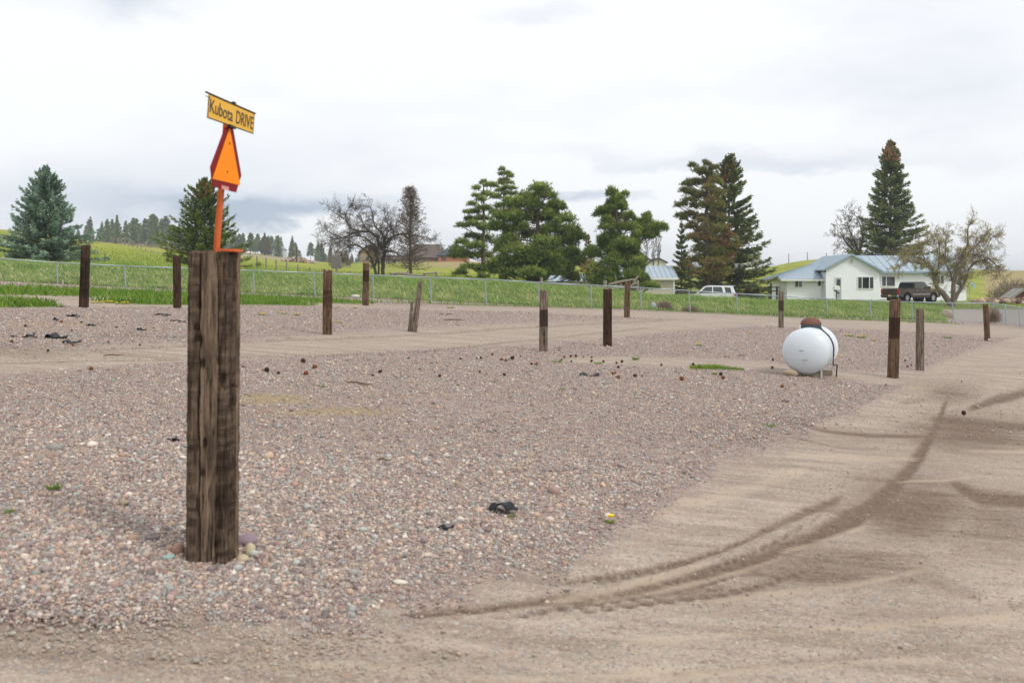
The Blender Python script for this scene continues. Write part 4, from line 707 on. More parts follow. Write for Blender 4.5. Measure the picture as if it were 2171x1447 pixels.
# ------------------------------------------------------------------ sign on the foreground post
M_orange = mat('orange_paint', srgb('c4602f'), .65, 0, .15, 25, .001)
M_refl = mat('fluorescent_orange', srgb('fb8a05'), .6, 0, .12, 40, 0, .15)
M_red = mat('red_reflective_border', srgb('7c0612'), .6, 0, .15, 10, 0, .2)
M_yel = mat('yellow_sign_paint', srgb('e0ab24'), .5, 0, .08, 9, 0, .4)
M_ink = mat('black_paint', (.018, .017, .016), .5, 0, .2, 9)
M_bolt = mat('dark_bolt', srgb('6d3a1e'), .5, .5, .2, 9)
def sign():
    Zp = MAINZ; root = empty('road_sign', POST_TOP, 'yellow street blade over an orange and red slow vehicle triangle on an orange stake', 'sign')
    top = Vector((POST_TOP.x, POST_TOP.y, POST_TOP.z))
    pb = at(461, 536, Zp); pt = at(482.5, 258, Zp); pt.z = at(482.5, 258, Zp).z; pb.z = top.z-.004
    m = MB(); dv = (pt-pb).normalized(); rot = dv.to_track_quat('Z', 'Y').to_matrix(); L = (pt-pb).length; m.box((pb+pt)/2, (.029, .012, L), rot); m.box((pb+pt)/2+rot @ Vector((0, .0124, 0)), (.010, .0136, L), rot); m.build('stake', M_orange, root)
    m = MB(); c = at(488, 539, Zp-.02); m.box((c.x, c.y, top.z+.008), (.082, .11, .014), Matrix.Rotation(-.1, 3, 'Z')); m.build('base_plate', M_orange, root, bevel=.002)
    # frame running away from the viewer: e along the sign, up, n towards the road
    e = (Vector((-1.239, 4.56, 0))-Vector((-1.270, 4.2, 0))).normalized(); up = dv; n = Vector((e.y, -e.x, 0)).normalized()
    sc = MAINZ/4.37
    def P(px, py, f): Z = MAINZ*(1+f); return at(px, py, Z)
    def un(px, py):   # photo pixel -> point on the vertical sign plane through the stake
        o = pt+n*.02; r = Vector(((px-CX)/F, 1, -(py-YT)/F)); q = Vector((0, 0, CZ)); tt = (o-q).dot(n)/r.dot(n); return q+r*tt
    O = [un(*q) for q in ((478, 270), (494, 268), (512, 372), (501, 408), (451, 395), (446.5, 354))]
    m = MB(); m.prism(O, -n*.004); pan = m.build('triangle_panel', M_red, root, bevel=.0008)
    I = [un(*q)+n*.0015 for q in ((486.2, 270), (508.5, 393), (449.5, 379))]; m = MB(); m.prism(I, n*.0012); m.build('reflector', M_refl, pan)
    for q in ((485.5, 304), (480.5, 364)): m = MB(); c = un(*q); m.tube([c+n*.003, c+n*.006], [.006, .004], 10); m.build('bolt', M_bolt, pan)
    m = MB(); c = un(476.5, 398.5); m.prism([c+e*a*.045+Vector((0, 0, b_*.0085))+n*.002 for a, b_ in ((-1, -1), (1, -1), (1, 1), (-1, 1))], n*.001); m.build('sticker', mat('faded_label', srgb('cf8f83'), .6), pan)
    Q = [un(*q)+n*.012 for q in ((434.5, 249), (531.5, 283), (534.5, 241), (437.5, 200))]
    m = MB(); m.prism(Q, -n*.003); bl = m.build('street_blade', M_yel, root)
    m = MB(); q3, q2, q0, q1 = Q[3], Q[2], Q[0], Q[1]
    dx = (q2-q3).normalized(); m.tube([q3-dx*.035+Vector((0, 0, .004)), q2+dx*.01+Vector((0, 0, .002))], .0045, 8); m.tube([q0-n*.001, q1-n*.001], .003, 8); m.tube([q3-dx*.04-Vector((0, 0, .014)), q3+dx*.01-Vector((0, 0, .012))], [.0015, .003], 6)
    m.tube([q1, q2], .0022, 6); m.tube([q0, q3-Vector((0, 0, .01))], .0025, 6); m.build('edge_trim', M_ink, bl)
    m = MB(); c = (q2+q3)/2+dx*.01; m.box(c+Vector((0, 0, .008)), (.014, .03, .012), Matrix.Rotation(math.atan2(dx.y, dx.x)-math.pi/2, 3, 'Z')); m.box((q0+q1)/2-Vector((0, 0, .004)), (.02, .075, .012), Matrix.Rotation(math.atan2(dx.y, dx.x)-math.pi/2, 3, 'Z')); m.build('clip', M_ink, bl, bevel=.002)
    W_ = (q1-q0).length; hgt = (q3-q0).length; upv = (q3-q0).normalized()
    for txt, x0, x1, y0, y1, bold in (('Kubota', .03, .51, .26, .84, .004), ('DRIVE', .585, .985, .2, .8, .004)):
        cu = bpy.data.curves.new('lettering', 'FONT'); cu.body = txt; cu.extrude = .004; cu.offset = bold; tmp = bpy.data.objects.new('lettering_source', cu); COL.objects.link(tmp); dg = bpy.context.evaluated_depsgraph_get(); me = bpy.data.meshes.new_from_object(tmp.evaluated_get(dg)); bpy.data.objects.remove(tmp)
        v = np.array([p.co for p in me.vertices]); mn, mx = v.min(0), v.max(0)
        for p in me.vertices:
            fx = x0+(x1-x0)*(p.co.x-mn[0])/(mx[0]-mn[0]); fy = y0+(y1-y0)*(p.co.y-mn[1])/(mx[1]-mn[1])
            if txt == 'Kubota': fy -= .06*(fx-.03)/.48
            p.co = q0+dx*W_*fx+upv*hgt*fy+n*(.0012+.1*p.co.z)-root.location
        link('lettering', me, M_ink, bl)
sign()

# ------------------------------------------------------------------ propane tank
M_tank = mat('white_tank_paint', srgb('ccd4da'), .42, 0, .05, 3, 0, .4)
M_teal = mat('teal_dome_paint', srgb('33484d'), .5, 0, .2, 9, 0, .4)
M_rust = mat('rusted_dome', srgb('6c4a3e'), .8, 0, .35, 14, .002)
M_rubber = mat('black_hose', (.02, .02, .022), .5)
M_conc = mat('concrete_block', srgb('8d8472'), .9, 0, .2, 20, .003)
def tank():
    g = hit(1712, 800); yaw = R(24); Z0 = g.y; k = Z0/F; r = 49*k
    f = at(1705, 746, Z0); fw = Vector((math.sin(yaw), math.cos(yaw), 0)); rt = Vector((fw.y, -fw.x, 0)); L = 1.75
    root = empty('propane_tank', (f.x, f.y, h1(f.x, f.y)), 'white horizontal propane tank with rusty domed cover on the gravel', 'propane tank')
    prof = [(0, -.001)]+[(r*math.sin(a), r*.52*(1-math.cos(a))) for a in np.linspace(.08, math.pi/2, 14)]+[(r, .52*r+s) for s in np.linspace(.05, L-1.04*r, 5)]+[(r*math.sin(a), L-r*.52*(1-math.cos(a))) for a in np.linspace(math.pi/2, .08, 14)]+[(0, L)]
    N = 56; V, Fs = [], []
    for q, s in prof:
        for j in range(N): a = 2*math.pi*j/N; V.append(f+fw*s+rt*q*math.cos(a)+Vector((0, 0, q*math.sin(a))))
    for i in range(len(prof)-1):
        for j in range(N): Fs.append((i*N+j, i*N+(j+1) % N, (i+1)*N+(j+1) % N, (i+1)*N+j))
    m = MB(); m.add(V, Fs); sh = m.build('shell', M_tank, root, smooth=True)
    m = MB()
    for s in (.54*r, L-.54*r): m.tube([f+fw*(s-.012), f+fw*(s-.008), f+fw*(s+.008), f+fw*(s+.012)], [r*.99, r*1.009, r*1.009, r*.99], 56, cap=False)
    m.build('weld_seam', M_tank, sh, smooth=True)
    c = f+fw*(L*.5)+Vector((0, 0, r)); dr = 20.5*k*1.05
    m = MB(); n = 32; pr = [(dr, -.06), (dr*1.01, .045), (dr*.99, .065)]
    m.add([c+rt*q*math.cos(2*math.pi*j/n)+fw*q*math.sin(2*math.pi*j/n)+Vector((0, 0, z)) for q, z in pr for j in range(n)], [(i*n+j, i*n+(j+1) % n, (i+1)*n+(j+1) % n, (i+1)*n+j) for i in range(2) for j in range(n)]); col_ = m.build('dome_collar', M_teal, root, smooth=True)
    m = MB(); pr = [(dr*1.05, .045), (dr*1.05, .065), (dr*.97, .10), (dr*.76, .14), (dr*.4, .163), (.001, .17)]
    m.add([c+rt*q*math.cos(2*math.pi*j/n)+fw*q*math.sin(2*math.pi*j/n)+Vector((0, 0, z)) for q, z in pr for j in range(n)], [(i*n+j, i*n+(j+1) % n, (i+1)*n+(j+1) % n, (i+1)*n+j) for i in range(5) for j in range(n)]); m.build('dome_lid', M_rust, root, smooth=True)
    for s in (.32, L-.34):
        for q in (-1, 1):
            p = f+fw*s+rt*q*r*.62; gz = h1(p.x, p.y); m = MB(); m.box((p.x, p.y, (gz+f.z-r*.74)/2), (.022, .045, f.z-r*.74-gz+.02), Matrix.Rotation(-yaw, 3, 'Z')); m.build('leg', M_tank, root)
    for s in (.1, L-.1): m = MB(); p = f+fw*(s+.1)+Vector((0, 0, r*.985))-rt*.1; m.tube([p-Vector((0, 0, .05)), p+Vector((0, 0, .075))], .011, 8); m.build('lifting_lug', M_tank, root)
    m = MB(); a = .3; V = [f+fw*(L*.5+ds)+rt*(r*1.004)*math.cos(a+da)+Vector((0, 0, r*1.004*math.sin(a+da))) for ds, da in ((-.09, -.09), (.09, -.09), (.09, .12), (-.09, .12))]; m.add(V, [(0, 1, 2, 3)]); m.build('faded_sticker', mat('faded_red_sticker', srgb('d3b3b0'), .6, 0, .2, 30), sh)
    for a_, l_, z_ in ((.02, .10, -.14), (-.12, .07, .02)): m = MB(); q_ = f+rt*(r*a_)+Vector((0, 0, z_)); y_ = r*.52*(1-math.cos(math.asin(min(.95, math.hypot(r*a_, z_)/r)))); m.box(q_+fw*(y_-.001), (l_, .006, .012), Matrix.Rotation(-yaw, 3, 'Z')); m.build('scuff_mark', M_conc, sh)
    m = MB(); c0 = c+rt*dr*.9+Vector((0, 0, .05)); g0 = hit(1774, 797); s_ = L*.42
    pts = [c0, c+rt*r*.45-Vector((0, 0, .02))+Vector((0, 0, .0))]+[f+fw*s_+rt*(r+.012)*math.sin(t)+Vector((0, 0, (r+.012)*math.cos(t))) for t in (.62, .9, 1.2, 1.5)]+[f+fw*(s_-.06)+rt*(r*1.03)+Vector((0, 0, -r*.3)), (f+fw*(s_-.15)+rt*(r*1.05)+Vector((0, 0, -r*.62))), Vector((g0.x+.01, g0.y+.02, g0.z+.2)), Vector((g0.x, g0.y, g0.z+.10)), Vector((g0.x-.01, g0.y, g0.z-.03))]
    cv = []
    for i in range(len(pts)-1):
        for j in range(5):
            t = j/5; p0, p1, p2, p3 = pts[max(i-1, 0)], pts[i], pts[i+1], pts[min(i+2, len(pts)-1)]; cv.append(.5*((2*p1)+(p2-p0)*t+(2*p0-5*p1+4*p2-p3)*t*t+(3*p1-p0-3*p2+p3)*t**3))
    m.tube(cv+[pts[-1]], .0125, 8); m.build('hose', M_rubber, root, smooth=True)
    for px, py, lb in ((1733, 799, 'concrete block under the near right leg of the propane tank'), (1757, 794, 'concrete block under the far right leg of the propane tank')):
        p = hit(px, py); m = MB(); m.box((p.x-.1, p.y+.06, p.z+.035), (.34, .16, .09), Matrix.Rotation(-.15, 3, 'Z')); tag(m.build('concrete_block', M_conc, bevel=.008), lb, 'block', 'blocks under the propane tank')
tank()

# ------------------------------------------------------------------ loose things lying on the lot
def rock_mesh(name, r, sq=(1, 1, .7), rough=.16, sub=2, seed=0):
    bm = bmesh.new(); bmesh.ops.create_icosphere(bm, subdivisions=sub, radius=1); g = random.Random(seed); ph = [(Vector((g.gauss(0, 1), g.gauss(0, 1), g.gauss(0, 1)))*1.7, g.uniform(0, 6)) for _ in range(6)]
    for v in bm.verts: q = sum(math.sin(v.co.dot(a)+b) for a, b in ph)/6; v.co = Vector((v.co.x*sq[0], v.co.y*sq[1], v.co.z*sq[2]))*r*(1+rough*q*2+g.gauss(0, rough*.12))
    for f in bm.faces: f.smooth = True
    me = bpy.data.meshes.new(name); bm.to_mesh(me); bm.free(); return me
RK = {c: mat('stone_'+c, srgb(h), .75, 0, .22, 12, .004) for c, h in (('cream', 'b6a88c'), ('pink', 'a78677'), ('mauve', '85727a'), ('teal', '8ea49f'), ('white', 'cfc8ba'), ('tan', '9a8b75'), ('gold', 'a3966a'))}
for px, py, rp, c, lb, sq in ((530, 1176, 15, 'cream', 'big rounded cream and grey stone right of the sign post', (.85, .85, 1.1)), (514, 1186, 15, 'cream', 'flat pale stone against the foot of the sign post', (1.2, .9, .5)), (379, 1172, 14, 'pink', 'rounded pink stone left of the sign post', (.9, .9, 1)), (523, 1152, 26, 'mauve', 'largest mauve stone behind the sign post foot', (1.25, .8, .5)),
                              (359, 1183, 11, 'teal', 'small flat teal stone left of the pink stone', (1.2, .9, .55)), (1674, 796, 13, 'tan', 'rough tan rock beside the left leg of the propane tank', (1.3, .9, .75)), (2094, 722, 5, 'white', 'white stone at the foot of the knotty thin post', (1.2, 1, .8)), (848, 1236, 12, 'white', 'pale flat stone at the gravel edge', (1.3, .8, .5)), (263, 1067, 12, 'tan', 'tan stone in the gravel left of the sign post', (1.3, .9, .5)),
                              (754, 631, 7, 'white', 'white rock at the end of the verge grass near the banded post', (1.4, 1, .7)), (624, 1030, 9, 'pink', 'reddish pebble on the gravel right of the sign post', (1.1, .9, .7))):
    p = hit(px, py); k = p.y/F; o = link('stone', rock_mesh('stone', rp*k, sq, seed=px), RK[c]); o.location = p+Vector((0, 0, rp*k*sq[2]*.55)); o.rotation_euler = (0, 0, px); tag(o, lb, 'stone')
# pine cones
def cone_mesh():
    bm = bmesh.new(); bmesh.ops.create_icosphere(bm, subdivisions=3, radius=1)
    for v in bm.verts:
        a = math.atan2(v.co.y, v.co.x); v.co *= 1+.16*math.sin(a*7+v.co.z*9)*math.sin(v.co.z*15)+random.gauss(0, .05); v.co.z *= 1.12
    me = bpy.data.meshes.new('pine_cone'); bm.to_mesh(me); bm.free(); return me
M_pc = [mat('pine_cone_dark', srgb('3a2418'), .85, 0, .4, 40, .002), mat('pine_cone_brown', srgb('70401f'), .85, 0, .35, 40, .002)]
CM = []
for q in M_pc: me = cone_mesh(); me.materials.append(q); CM.append(me)
PC = [(0, 640, .258, 'brown pine cone on the gravel left of the sign post', [(750,543,15,1),(208,192,11,0),(505,160,12,1),(95,318,13,1),(225,273,12,0),(280,258,8,0),(958,206,9,0),(668,167,10,0),(600,350,10,1),(1260,212,6,0),(590,232,7,0),(395,395,10,0),(890,325,7,0),(1150,350,8,0)]),
      (540, 640, .258, 'brown pine cone on the gravel between the sign post and the red banded grey post', [(100,553,20,0),(398,480,18,0),(494,530,17,1),(421,583,20,1),(1031,571,17,0),(970,602,12,0),(195,580,12,0),(1266,458,9,0),(1520,603,12,0),(1850,570,9,0),(2052,593,11,0),(1953,426,11,1),(2028,468,11,1),(2065,476,9,0),(2115,456,11,0),(1690,463,9,0),(1858,454,9,0),(1825,461,7,0),(1495,498,9,0),(1355,551,9,0),(1075,567,7,0)]),
      (1080, 600, .258, 'brown pine cone on the gravel between the red banded grey post and the propane tank', [(25,610,15,0),(450,604,10,1),(505,598,9,0),(546,596,9,0),(430,627,8,0),(675,636,10,0),(773,640,9,0),(880,652,9,0),(925,640,11,0),(895,687,11,0),(845,738,14,1),(873,740,13,1),(895,770,15,1),(1033,757,14,0),(1092,762,9,1),(1248,668,9,0),(1510,662,12,0),(1416,781,17,1),(1738,743,14,0),(1756,773,14,1),(224,661,11,1),(182,660,10,0),(92,601,7,0),(676,606,7,0),(1557,675,8,0),(2165,625,9,0),(2160,690,11,1),(510,640,8,0),(610,602,6,0)]),
      (1600, 800, .263, 'lone dark pine cone on the wet dirt track', [(1685,281,17,0)]), (1600, 800, .263, 'reddish pine cone on the gravel just below the propane tank', [(222,68,14,1)]), (1620, 620, .2538, 'tiny pine cone near the two square posts right of the tank', [(1178,565,8,0),(1197,615,9,1),(1228,603,7,0),(1650,742,6,0)])]
for ox, oy, sc, lb, L in PC:
    for x, y, r, c in L:
        px, py = ox+sc*x, oy+sc*y; p = hit(px, py+sc*r); rad = sc*r*p.y/F; o = bpy.data.objects.new('pine_cone', CM[c]); COL.objects.link(o); o.scale = (rad,)*3; o.location = p+Vector((0, 0, rad*.85)); o.rotation_euler = (random.uniform(0, 3), random.uniform(0, 3), random.uniform(0, 6)); tag(o, lb, 'pine cone', 'pine cones scattered on the gravel')
# torn black strips
M_tarp = mat('torn_black_rubber', (.010, .011, .014), .5, 0, .3, 20, .002, .22)
def strip(px, py, lpx, wpx, label, seed, hump=.05, ang=0, name='rubber_strip', m_=None, cat='debris'):
    p = hit(px, py); k = p.y/F; L = lpx*k; g = random.Random(seed); n = 16; V, Fs = [], []; wd = wpx*k
    for i in range(n+1):
        t = i/n-.5; h = .012+hump*(.45+.55*math.sin(i*.55+seed))*math.cos(t*2.6); w = wd*(.35+.65*math.cos(t*2.7)**2)*(1+.2*math.sin(i*.9+seed)); x = t*L; y = .12*L*math.sin(t*5+seed)*g.uniform(.5, 1)
        for a, dz in ((-1, .35*hump*math.sin(i*.8+seed)), (0, .25*hump*math.sin(i*.5)), (1, .6*hump*math.sin(i*.6+2*seed))): V.append((x, y+a*w, max(.004, h+dz)))
    V += [(v[0], v[1], v[2]-.006) for v in V]; N = 3*(n+1)
    for i in range(n):
        for j in range(2): a = i*3+j; Fs.append((a, a+1, a+4, a+3)); Fs.append((N+a, N+a+3, N+a+4, N+a+1))
    for i in range(n): Fs.append((i*3, i*3+3, N+i*3+3, N+i*3)); Fs.append((i*3+2, N+i*3+2, N+i*3+5, i*3+5))
    q = MB(); q.add(V, Fs); o = q.build(name, m_ or M_tarp, smooth=True); o.location = p; o.rotation_euler = (0, 0, ang); tag(o, label, cat, 'black scraps lying on the lot' if not m_ else None)
for i, (px, py, L, w, h, lb) in enumerate([(342, 669, 42, 16, .05, 'torn black rubber strip lying left of the sign post, upper one of two'), (372, 682, 44, 5, .03, 'thin black strip touching the sign post on its left'), (118, 717, 48, 22, .055, 'crumpled black scrap with a raised lump on the left gravel'), (152, 727, 38, 10, .03, 'black tail of scrap lying behind the crumpled lump'), (48, 716, 64, 6, .03, 'long thin black strip at the far left of the lot'), (156, 671, 28, 8, .05, 'short black strip below the leftmost post'), (118, 681, 12, 8, .07, 'small black scrap among the cones at left'), (193, 691, 22, 7, .03, 'dark strip on the mossy ground left of the sign post'), (298, 700, 24, 6, .03, 'dark strip midway between leftmost post and sign post'),
      (1247, 797, 48, 16, .035, 'flat black strip below the dark grooved post'), (945, 667, 28, 9, .03, 'black strip on the gravel right of the split post'), (368, 935, 24, 10, .02, 'small dark scrap on the gravel beside the sign post'), (135, 651, 32, 5, .02, 'black strip at the end of the left verge grass'), (1573, 754, 15, 5, .02, 'tiny black strip left of the propane tank'), (1664, 852, 16, 6, .02, 'dark scrap on the gravel below the propane tank'), (945, 1121, 34, 9, .012, 'dark stick like scrap in the foreground gravel')]):
    strip(px, py, L, w, lb, i+3, h, random.uniform(-.15, .15))
strip(1067, 1081, 62, 24, 'shiny crumpled black plastic scrap alone in the foreground gravel', 41, .045, -.15)
M_twig = mat('dry_twig', srgb('6b5240'), .9, 0, .3, 10)
for x0, y0, x1, y1, lb in ((220, 755, 262, 754, 'thin curved twig on the dirt track at left'), (735, 811, 790, 818, 'brown stick on the gravel right of the sign post'), (1890, 660, 1958, 664, 'dark bar lying at the foot of the wire fence') if 0 else (1925, 684, 1960, 681, 'dark iron bar lying at the foot of the wire fence'), (940, 678, 985, 679, 'thin dark stick on the gravel right of the split post'), (800, 976, 830, 979, 'pale stick lying on the gravel in the middle of the lot')):
    a, b = hit(x0, y0), hit(x1, y1); k = a.y/F; m = MB(); m.tube([a+Vector((0, 0, .012)), a.lerp(b, .4)+Vector((0, .1*k*30, .02)), a.lerp(b, .75)+Vector((0, -.03, .015)), b+Vector((0, 0, .02))], [.6*k+.004, .9*k+.004, .8*k+.004, .4*k+.002], 6); tag(m.build('twig', M_twig), lb, 'stick')
# weeds and dandelions
L_weed = leafmat('weed_leaves', [(0, srgb('4b6b22')), (1, srgb('8aa23c'))], .3)
M_dand = mat('dandelion_yellow', srgb('f0c315'), .7, 0, .12, 30)
def weed(px, py, rp, label, flowers=0, hgt=.8, n=60, group=None):
    p = hit(px, py); k = p.y/F; r = rp*k; a = rng.uniform(0, 6.283, n); rr_ = r*rng.uniform(0, .75, n); pos = np.stack([np.cos(a)*rr_, np.sin(a)*rr_, 0*a+.0], 1); d = unit(np.stack([np.cos(a)*rng.uniform(.2, 1.2, n), np.sin(a)*rng.uniform(.2, 1.2, n), hgt*rng.uniform(.3, 1.3, n)], 1)); T = needles(pos, d, r*rng.uniform(.5, 1.1, n), np.full(n, r*.16))
    root = empty('dandelion' if flowers else 'weed', p, label, 'dandelion' if flowers else 'weed', group); link('leaves', tri_mesh('leaves', T, rng.random(n)), L_weed, root)
    for i in range(flowers):
        m = MB(); q = Vector((random.uniform(-.8, .8)*r, random.uniform(-.6, .6)*r, r*.25+.02)); s = max(.022, 2.2*k); m.tube([q, q+Vector((0, 0, s*.6)), q+Vector((0, 0, s*.8))], [s*.6, s, s*.5], 8); m.build('flower', M_dand, root, world=False)
for px, py, rp, h, lb in ((1182, 769, 11, .5, 'flat bright green weed below the red banded grey post'), (1268, 770, 9, .4, 'small flat weed below the dark grooved post'), (1348, 762, 9, 1.2, 'upright green weed right of the dark grooved post'), (2008, 718, 9, .8, 'bright green weed right of the two square posts'), (1630, 903, 13, .35, 'flat green weed near the curve of the dirt track'), (115, 1036, 17, 1.5, 'upright weed in the foreground gravel at left'), (1192, 826, 7, .6, 'pale weed below the flat black strip'), (1515, 793, 7, .7, 'pale weed beside two cones left of the propane tank'), (682, 820, 9, .4, 'yellow green weed on the mossy gravel'), (1345, 778, 4, .8, 'tiny weed in the gravel left of the grass patch'), (112, 952, 7, .4, 'small dark weed in the gravel at left'), (20, 1084, 12, .3, 'low weed at the left edge of the gravel'), (1085, 1094, 9, .3, 'low green sprig beside the crumpled black plastic'), (1560, 742, 5, .6, 'small weed on the dirt beside the tank gravel'), (2105, 678, 8, .6, 'weed at the foot of the fence corner')):
    weed(px, py, rp, lb, 0, h, group='weeds in the gravel')
GD = 'dandelions flowering in the lot'
for px, py, rp, f, lb in ((556, 668, 8, 3, 'dandelion clump on the gravel right of the sign post, leftmost of three'), (600, 666, 8, 3, 'dandelion clump on the gravel right of the sign post, middle of three'), (629, 668, 7, 2, 'dandelion clump on the gravel right of the sign post, rightmost of three'), (716, 685, 9, 2, 'dandelion clump beside the chipped top post'), (753, 653, 5, 2, 'dandelion left of the banded post by the bare tree'), (955, 653, 7, 2, 'dandelion on the gravel above the black strip by the split post'), (1480, 732, 6, 3, 'yellow dandelion on the gravel between the grooved post and the tank'), (1590, 707, 5, 2, 'dandelion left of the slim grey post'), (1800, 713, 8, 2, 'dandelion clump just right of the tank dome'), (1826, 716, 9, 4, 'dandelion clump flowering right of the tank'), (1786, 757, 7, 2, 'dandelion by the hose side of the tank'), (1852, 722, 5, 1, 'dandelion beside the leaning square post'), (1293, 1106, 11, 1, 'single dandelion lying on the foreground gravel')):
    weed(px, py, rp, lb, f, .35, group=GD)
for i in range(9): weed(197+i*9+random.uniform(-3, 3), 640+random.uniform(-1, 3)+i*.3, 5, 'dandelion flowering at the left end of the verge grass strip', 3, .5, 30, GD)
p = hit(1518, 782); n = 900; px = rng.uniform(1462, 1576, n); X = []; 
for q in px: g_ = hit(q, 781+rng.normal(0, 1.6)+(q-1518)*.03); X.append((g_.x, g_.y))
X = np.array(X); me = blades('grass_patch', X[:, 0], X[:, 1], rng.uniform(.02, .07, n)*np.exp(-((px-1505)/50)**2)*1.4+.02, np.full(n, .012), (0, 0), .4); tag(link('grass_patch', me, L_weed), 'long low patch of grass on the gravel left of the propane tank', 'grass', None, 'stuff')
# tumbleweeds against the fence
M_tumble = mat('tumbleweed_stems', srgb('8a725c'), .95, 0, .3, 6)
def tumble(px, py, rp, hp, label, n=700):
    p = hit(px, py); k = p.y/F; P0, P1 = [], []
    c = np.array((0, 0, hp*k*.1)); a = unit(rng.normal(size=(n, 3))); a[:, 2] = np.abs(a[:, 2]); q = c+a*np.array([rp*k, rp*k*.7, hp*k])*rng.uniform(.25, .9, (n, 1)); e = q+unit(a+rng.normal(0, .7, (n, 3)))*rng.uniform(.08, .3, (n, 1)); e[:, 2] = np.maximum(e[:, 2], .01)
    o = link('tumbleweed', segs_mesh('tumbleweed', q, e, np.full(n, .008), np.full(n, .005)), M_tumble); o.location = p; tag(o, label, 'tumbleweed')
tumble(1408, 656, 19, 17, 'round brown tumbleweed beside the plastic bag at the fence')
tumble(1462, 660, 20, 9, 'low brown tumbleweed under the fence left of the white SUV', 450)
tumble(2106, 686, 16, 36, 'tall grey tumbleweed caught in the fence corner', 800)
p = hit(1386, 654); o = link('plastic_bag', rock_mesh('plastic_bag', 8*p.y/F, (.9, .8, 1.1), .35, 2, 77), mat('crumpled_plastic', srgb('9fa9b0'), .4, 0, .3, 9, .02)); o.location = p+Vector((0, 0, .16)); tag(o, 'crumpled grey plastic bag beside the tumbleweed', 'bag')
o = link('boulder', rock_mesh('boulder', 1, (1, 1, 1), .2, 3, 5), RK['tan']); p = hit(2012, 674); k = p.y/F; o.scale = (15*k, 12*k, 13*k); o.location = p+Vector((0, .3, 7*k)); tag(o, 'pale tan boulder where the grass bank meets the gravel road', 'boulder')


# ------------------------------------------------------------------ buildings
M_siding = mat('white_siding', srgb('eff3f8'), .6, 0, .02, 3)
M_cream = mat('cream_siding', srgb('cfc9b4'), .65, 0, .06, 3)
M_trim = mat('white_trim', srgb('e9e8e4'), .5, 0, .03, 5)
M_blueroof = mat('blue_metal_roof', srgb('9dadb8'), .42, .1, .06, 1.2, 0, .5)
M_glass = mat('window_glass', (.02, .026, .03), .06, 0, .2, 2, 0, .8)
M_screen = mat('window_screen', srgb('3f4a4f'), .4, 0, .15, 4)
M_door = mat('grey_storm_door', srgb('a9b0b8'), .5, 0, .08, 5)
M_oldwood = mat('old_barn_wood', srgb('5b5149'), .95, 0, .35, 3, .02, .3, (4, 4, .6))
M_railwood = mat('grey_rail_wood', srgb('8a8276'), .95, 0, .25, 5, .01)
def clap(m, x0, x1, y, z0, z1, bh=.2, gable=None):
    """lap boards on a wall facing the viewer: each leans out 22 mm at its lower edge; gable(z) -> x range"""
    n = int(math.ceil((z1-z0)/bh)); bh = (z1-z0)/n
    for i in range(n):
        za, zb = z0+i*bh, z0+(i+1)*bh; a0, a1 = gable(za) if gable else (x0, x1); b0, b1 = gable(zb) if gable else (x0, x1)
        m.add([(a0, y-.034, za), (a1, y-.034, za), (b1, y-.002, zb), (b0, y-.002, zb)], [(0, 1, 2, 3)]); m.add([(a0, y, za), (a1, y, za), (a1, y-.034, za), (a0, y-.034, za)], [(0, 1, 2, 3)])
def roof_slab(m, a, b, c, d, th=.12, rib=.75, rh=.045):
    """a-b along the eave, d-c along the ridge; standing seams run up the slope"""
    a, b, c, d = map(Vector, (a, b, c, d)); n = (b-a).cross(d-a).normalized()
    if n.z < 0: n = -n
    m.prism([a, b, c, d] if (c-d).length > .01 else [a, b, c], -n*th); k = max(2, int((b-a).length/rib))
    for i in range(k+1):
        f = i/k; p, q = a.lerp(b, f), d.lerp(c, f); w = (b-a).normalized()*.02; m.prism([p-w+n*.001, p+w+n*.001, q+w+n*.001, q-w+n*.001], n*rh)
def window(root, x0, x1, z0, z1, y, mull=1, screen=(), name='window'):
    m = MB(); m.box(((x0+x1)/2, y-.005, (z0+z1)/2), (x1-x0, .04, z1-z0)); w = m.build(name, M_glass, root)
    f = MB(); t = .075
    for c, sz in ((((x0+x1)/2, y-.04, z1+t/2), (x1-x0+2*t, .07, t)), (((x0+x1)/2, y-.045, z0-t/2), (x1-x0+2*t, .09, t)), ((x0-t/2, y-.038, (z0+z1)/2), (t, .066, z1-z0)), ((x1+t/2, y-.038, (z0+z1)/2), (t, .066, z1-z0))): f.box(c, sz)
    for q in (mull if hasattr(mull, '__len__') else []): f.box((x0+(x1-x0)*q, y-.036, (z0+z1)/2), (.07, .06, z1-z0))
    f.build('window_frame', M_trim, w)
    for a, b in screen: g = MB(); g.box((x0+(x1-x0)*(a+b)/2, y-.029, (z0+z1)/2), ((x1-x0)*(b-a), .006, z1-z0)); g.build('insect_screen', M_screen, w)
    return w
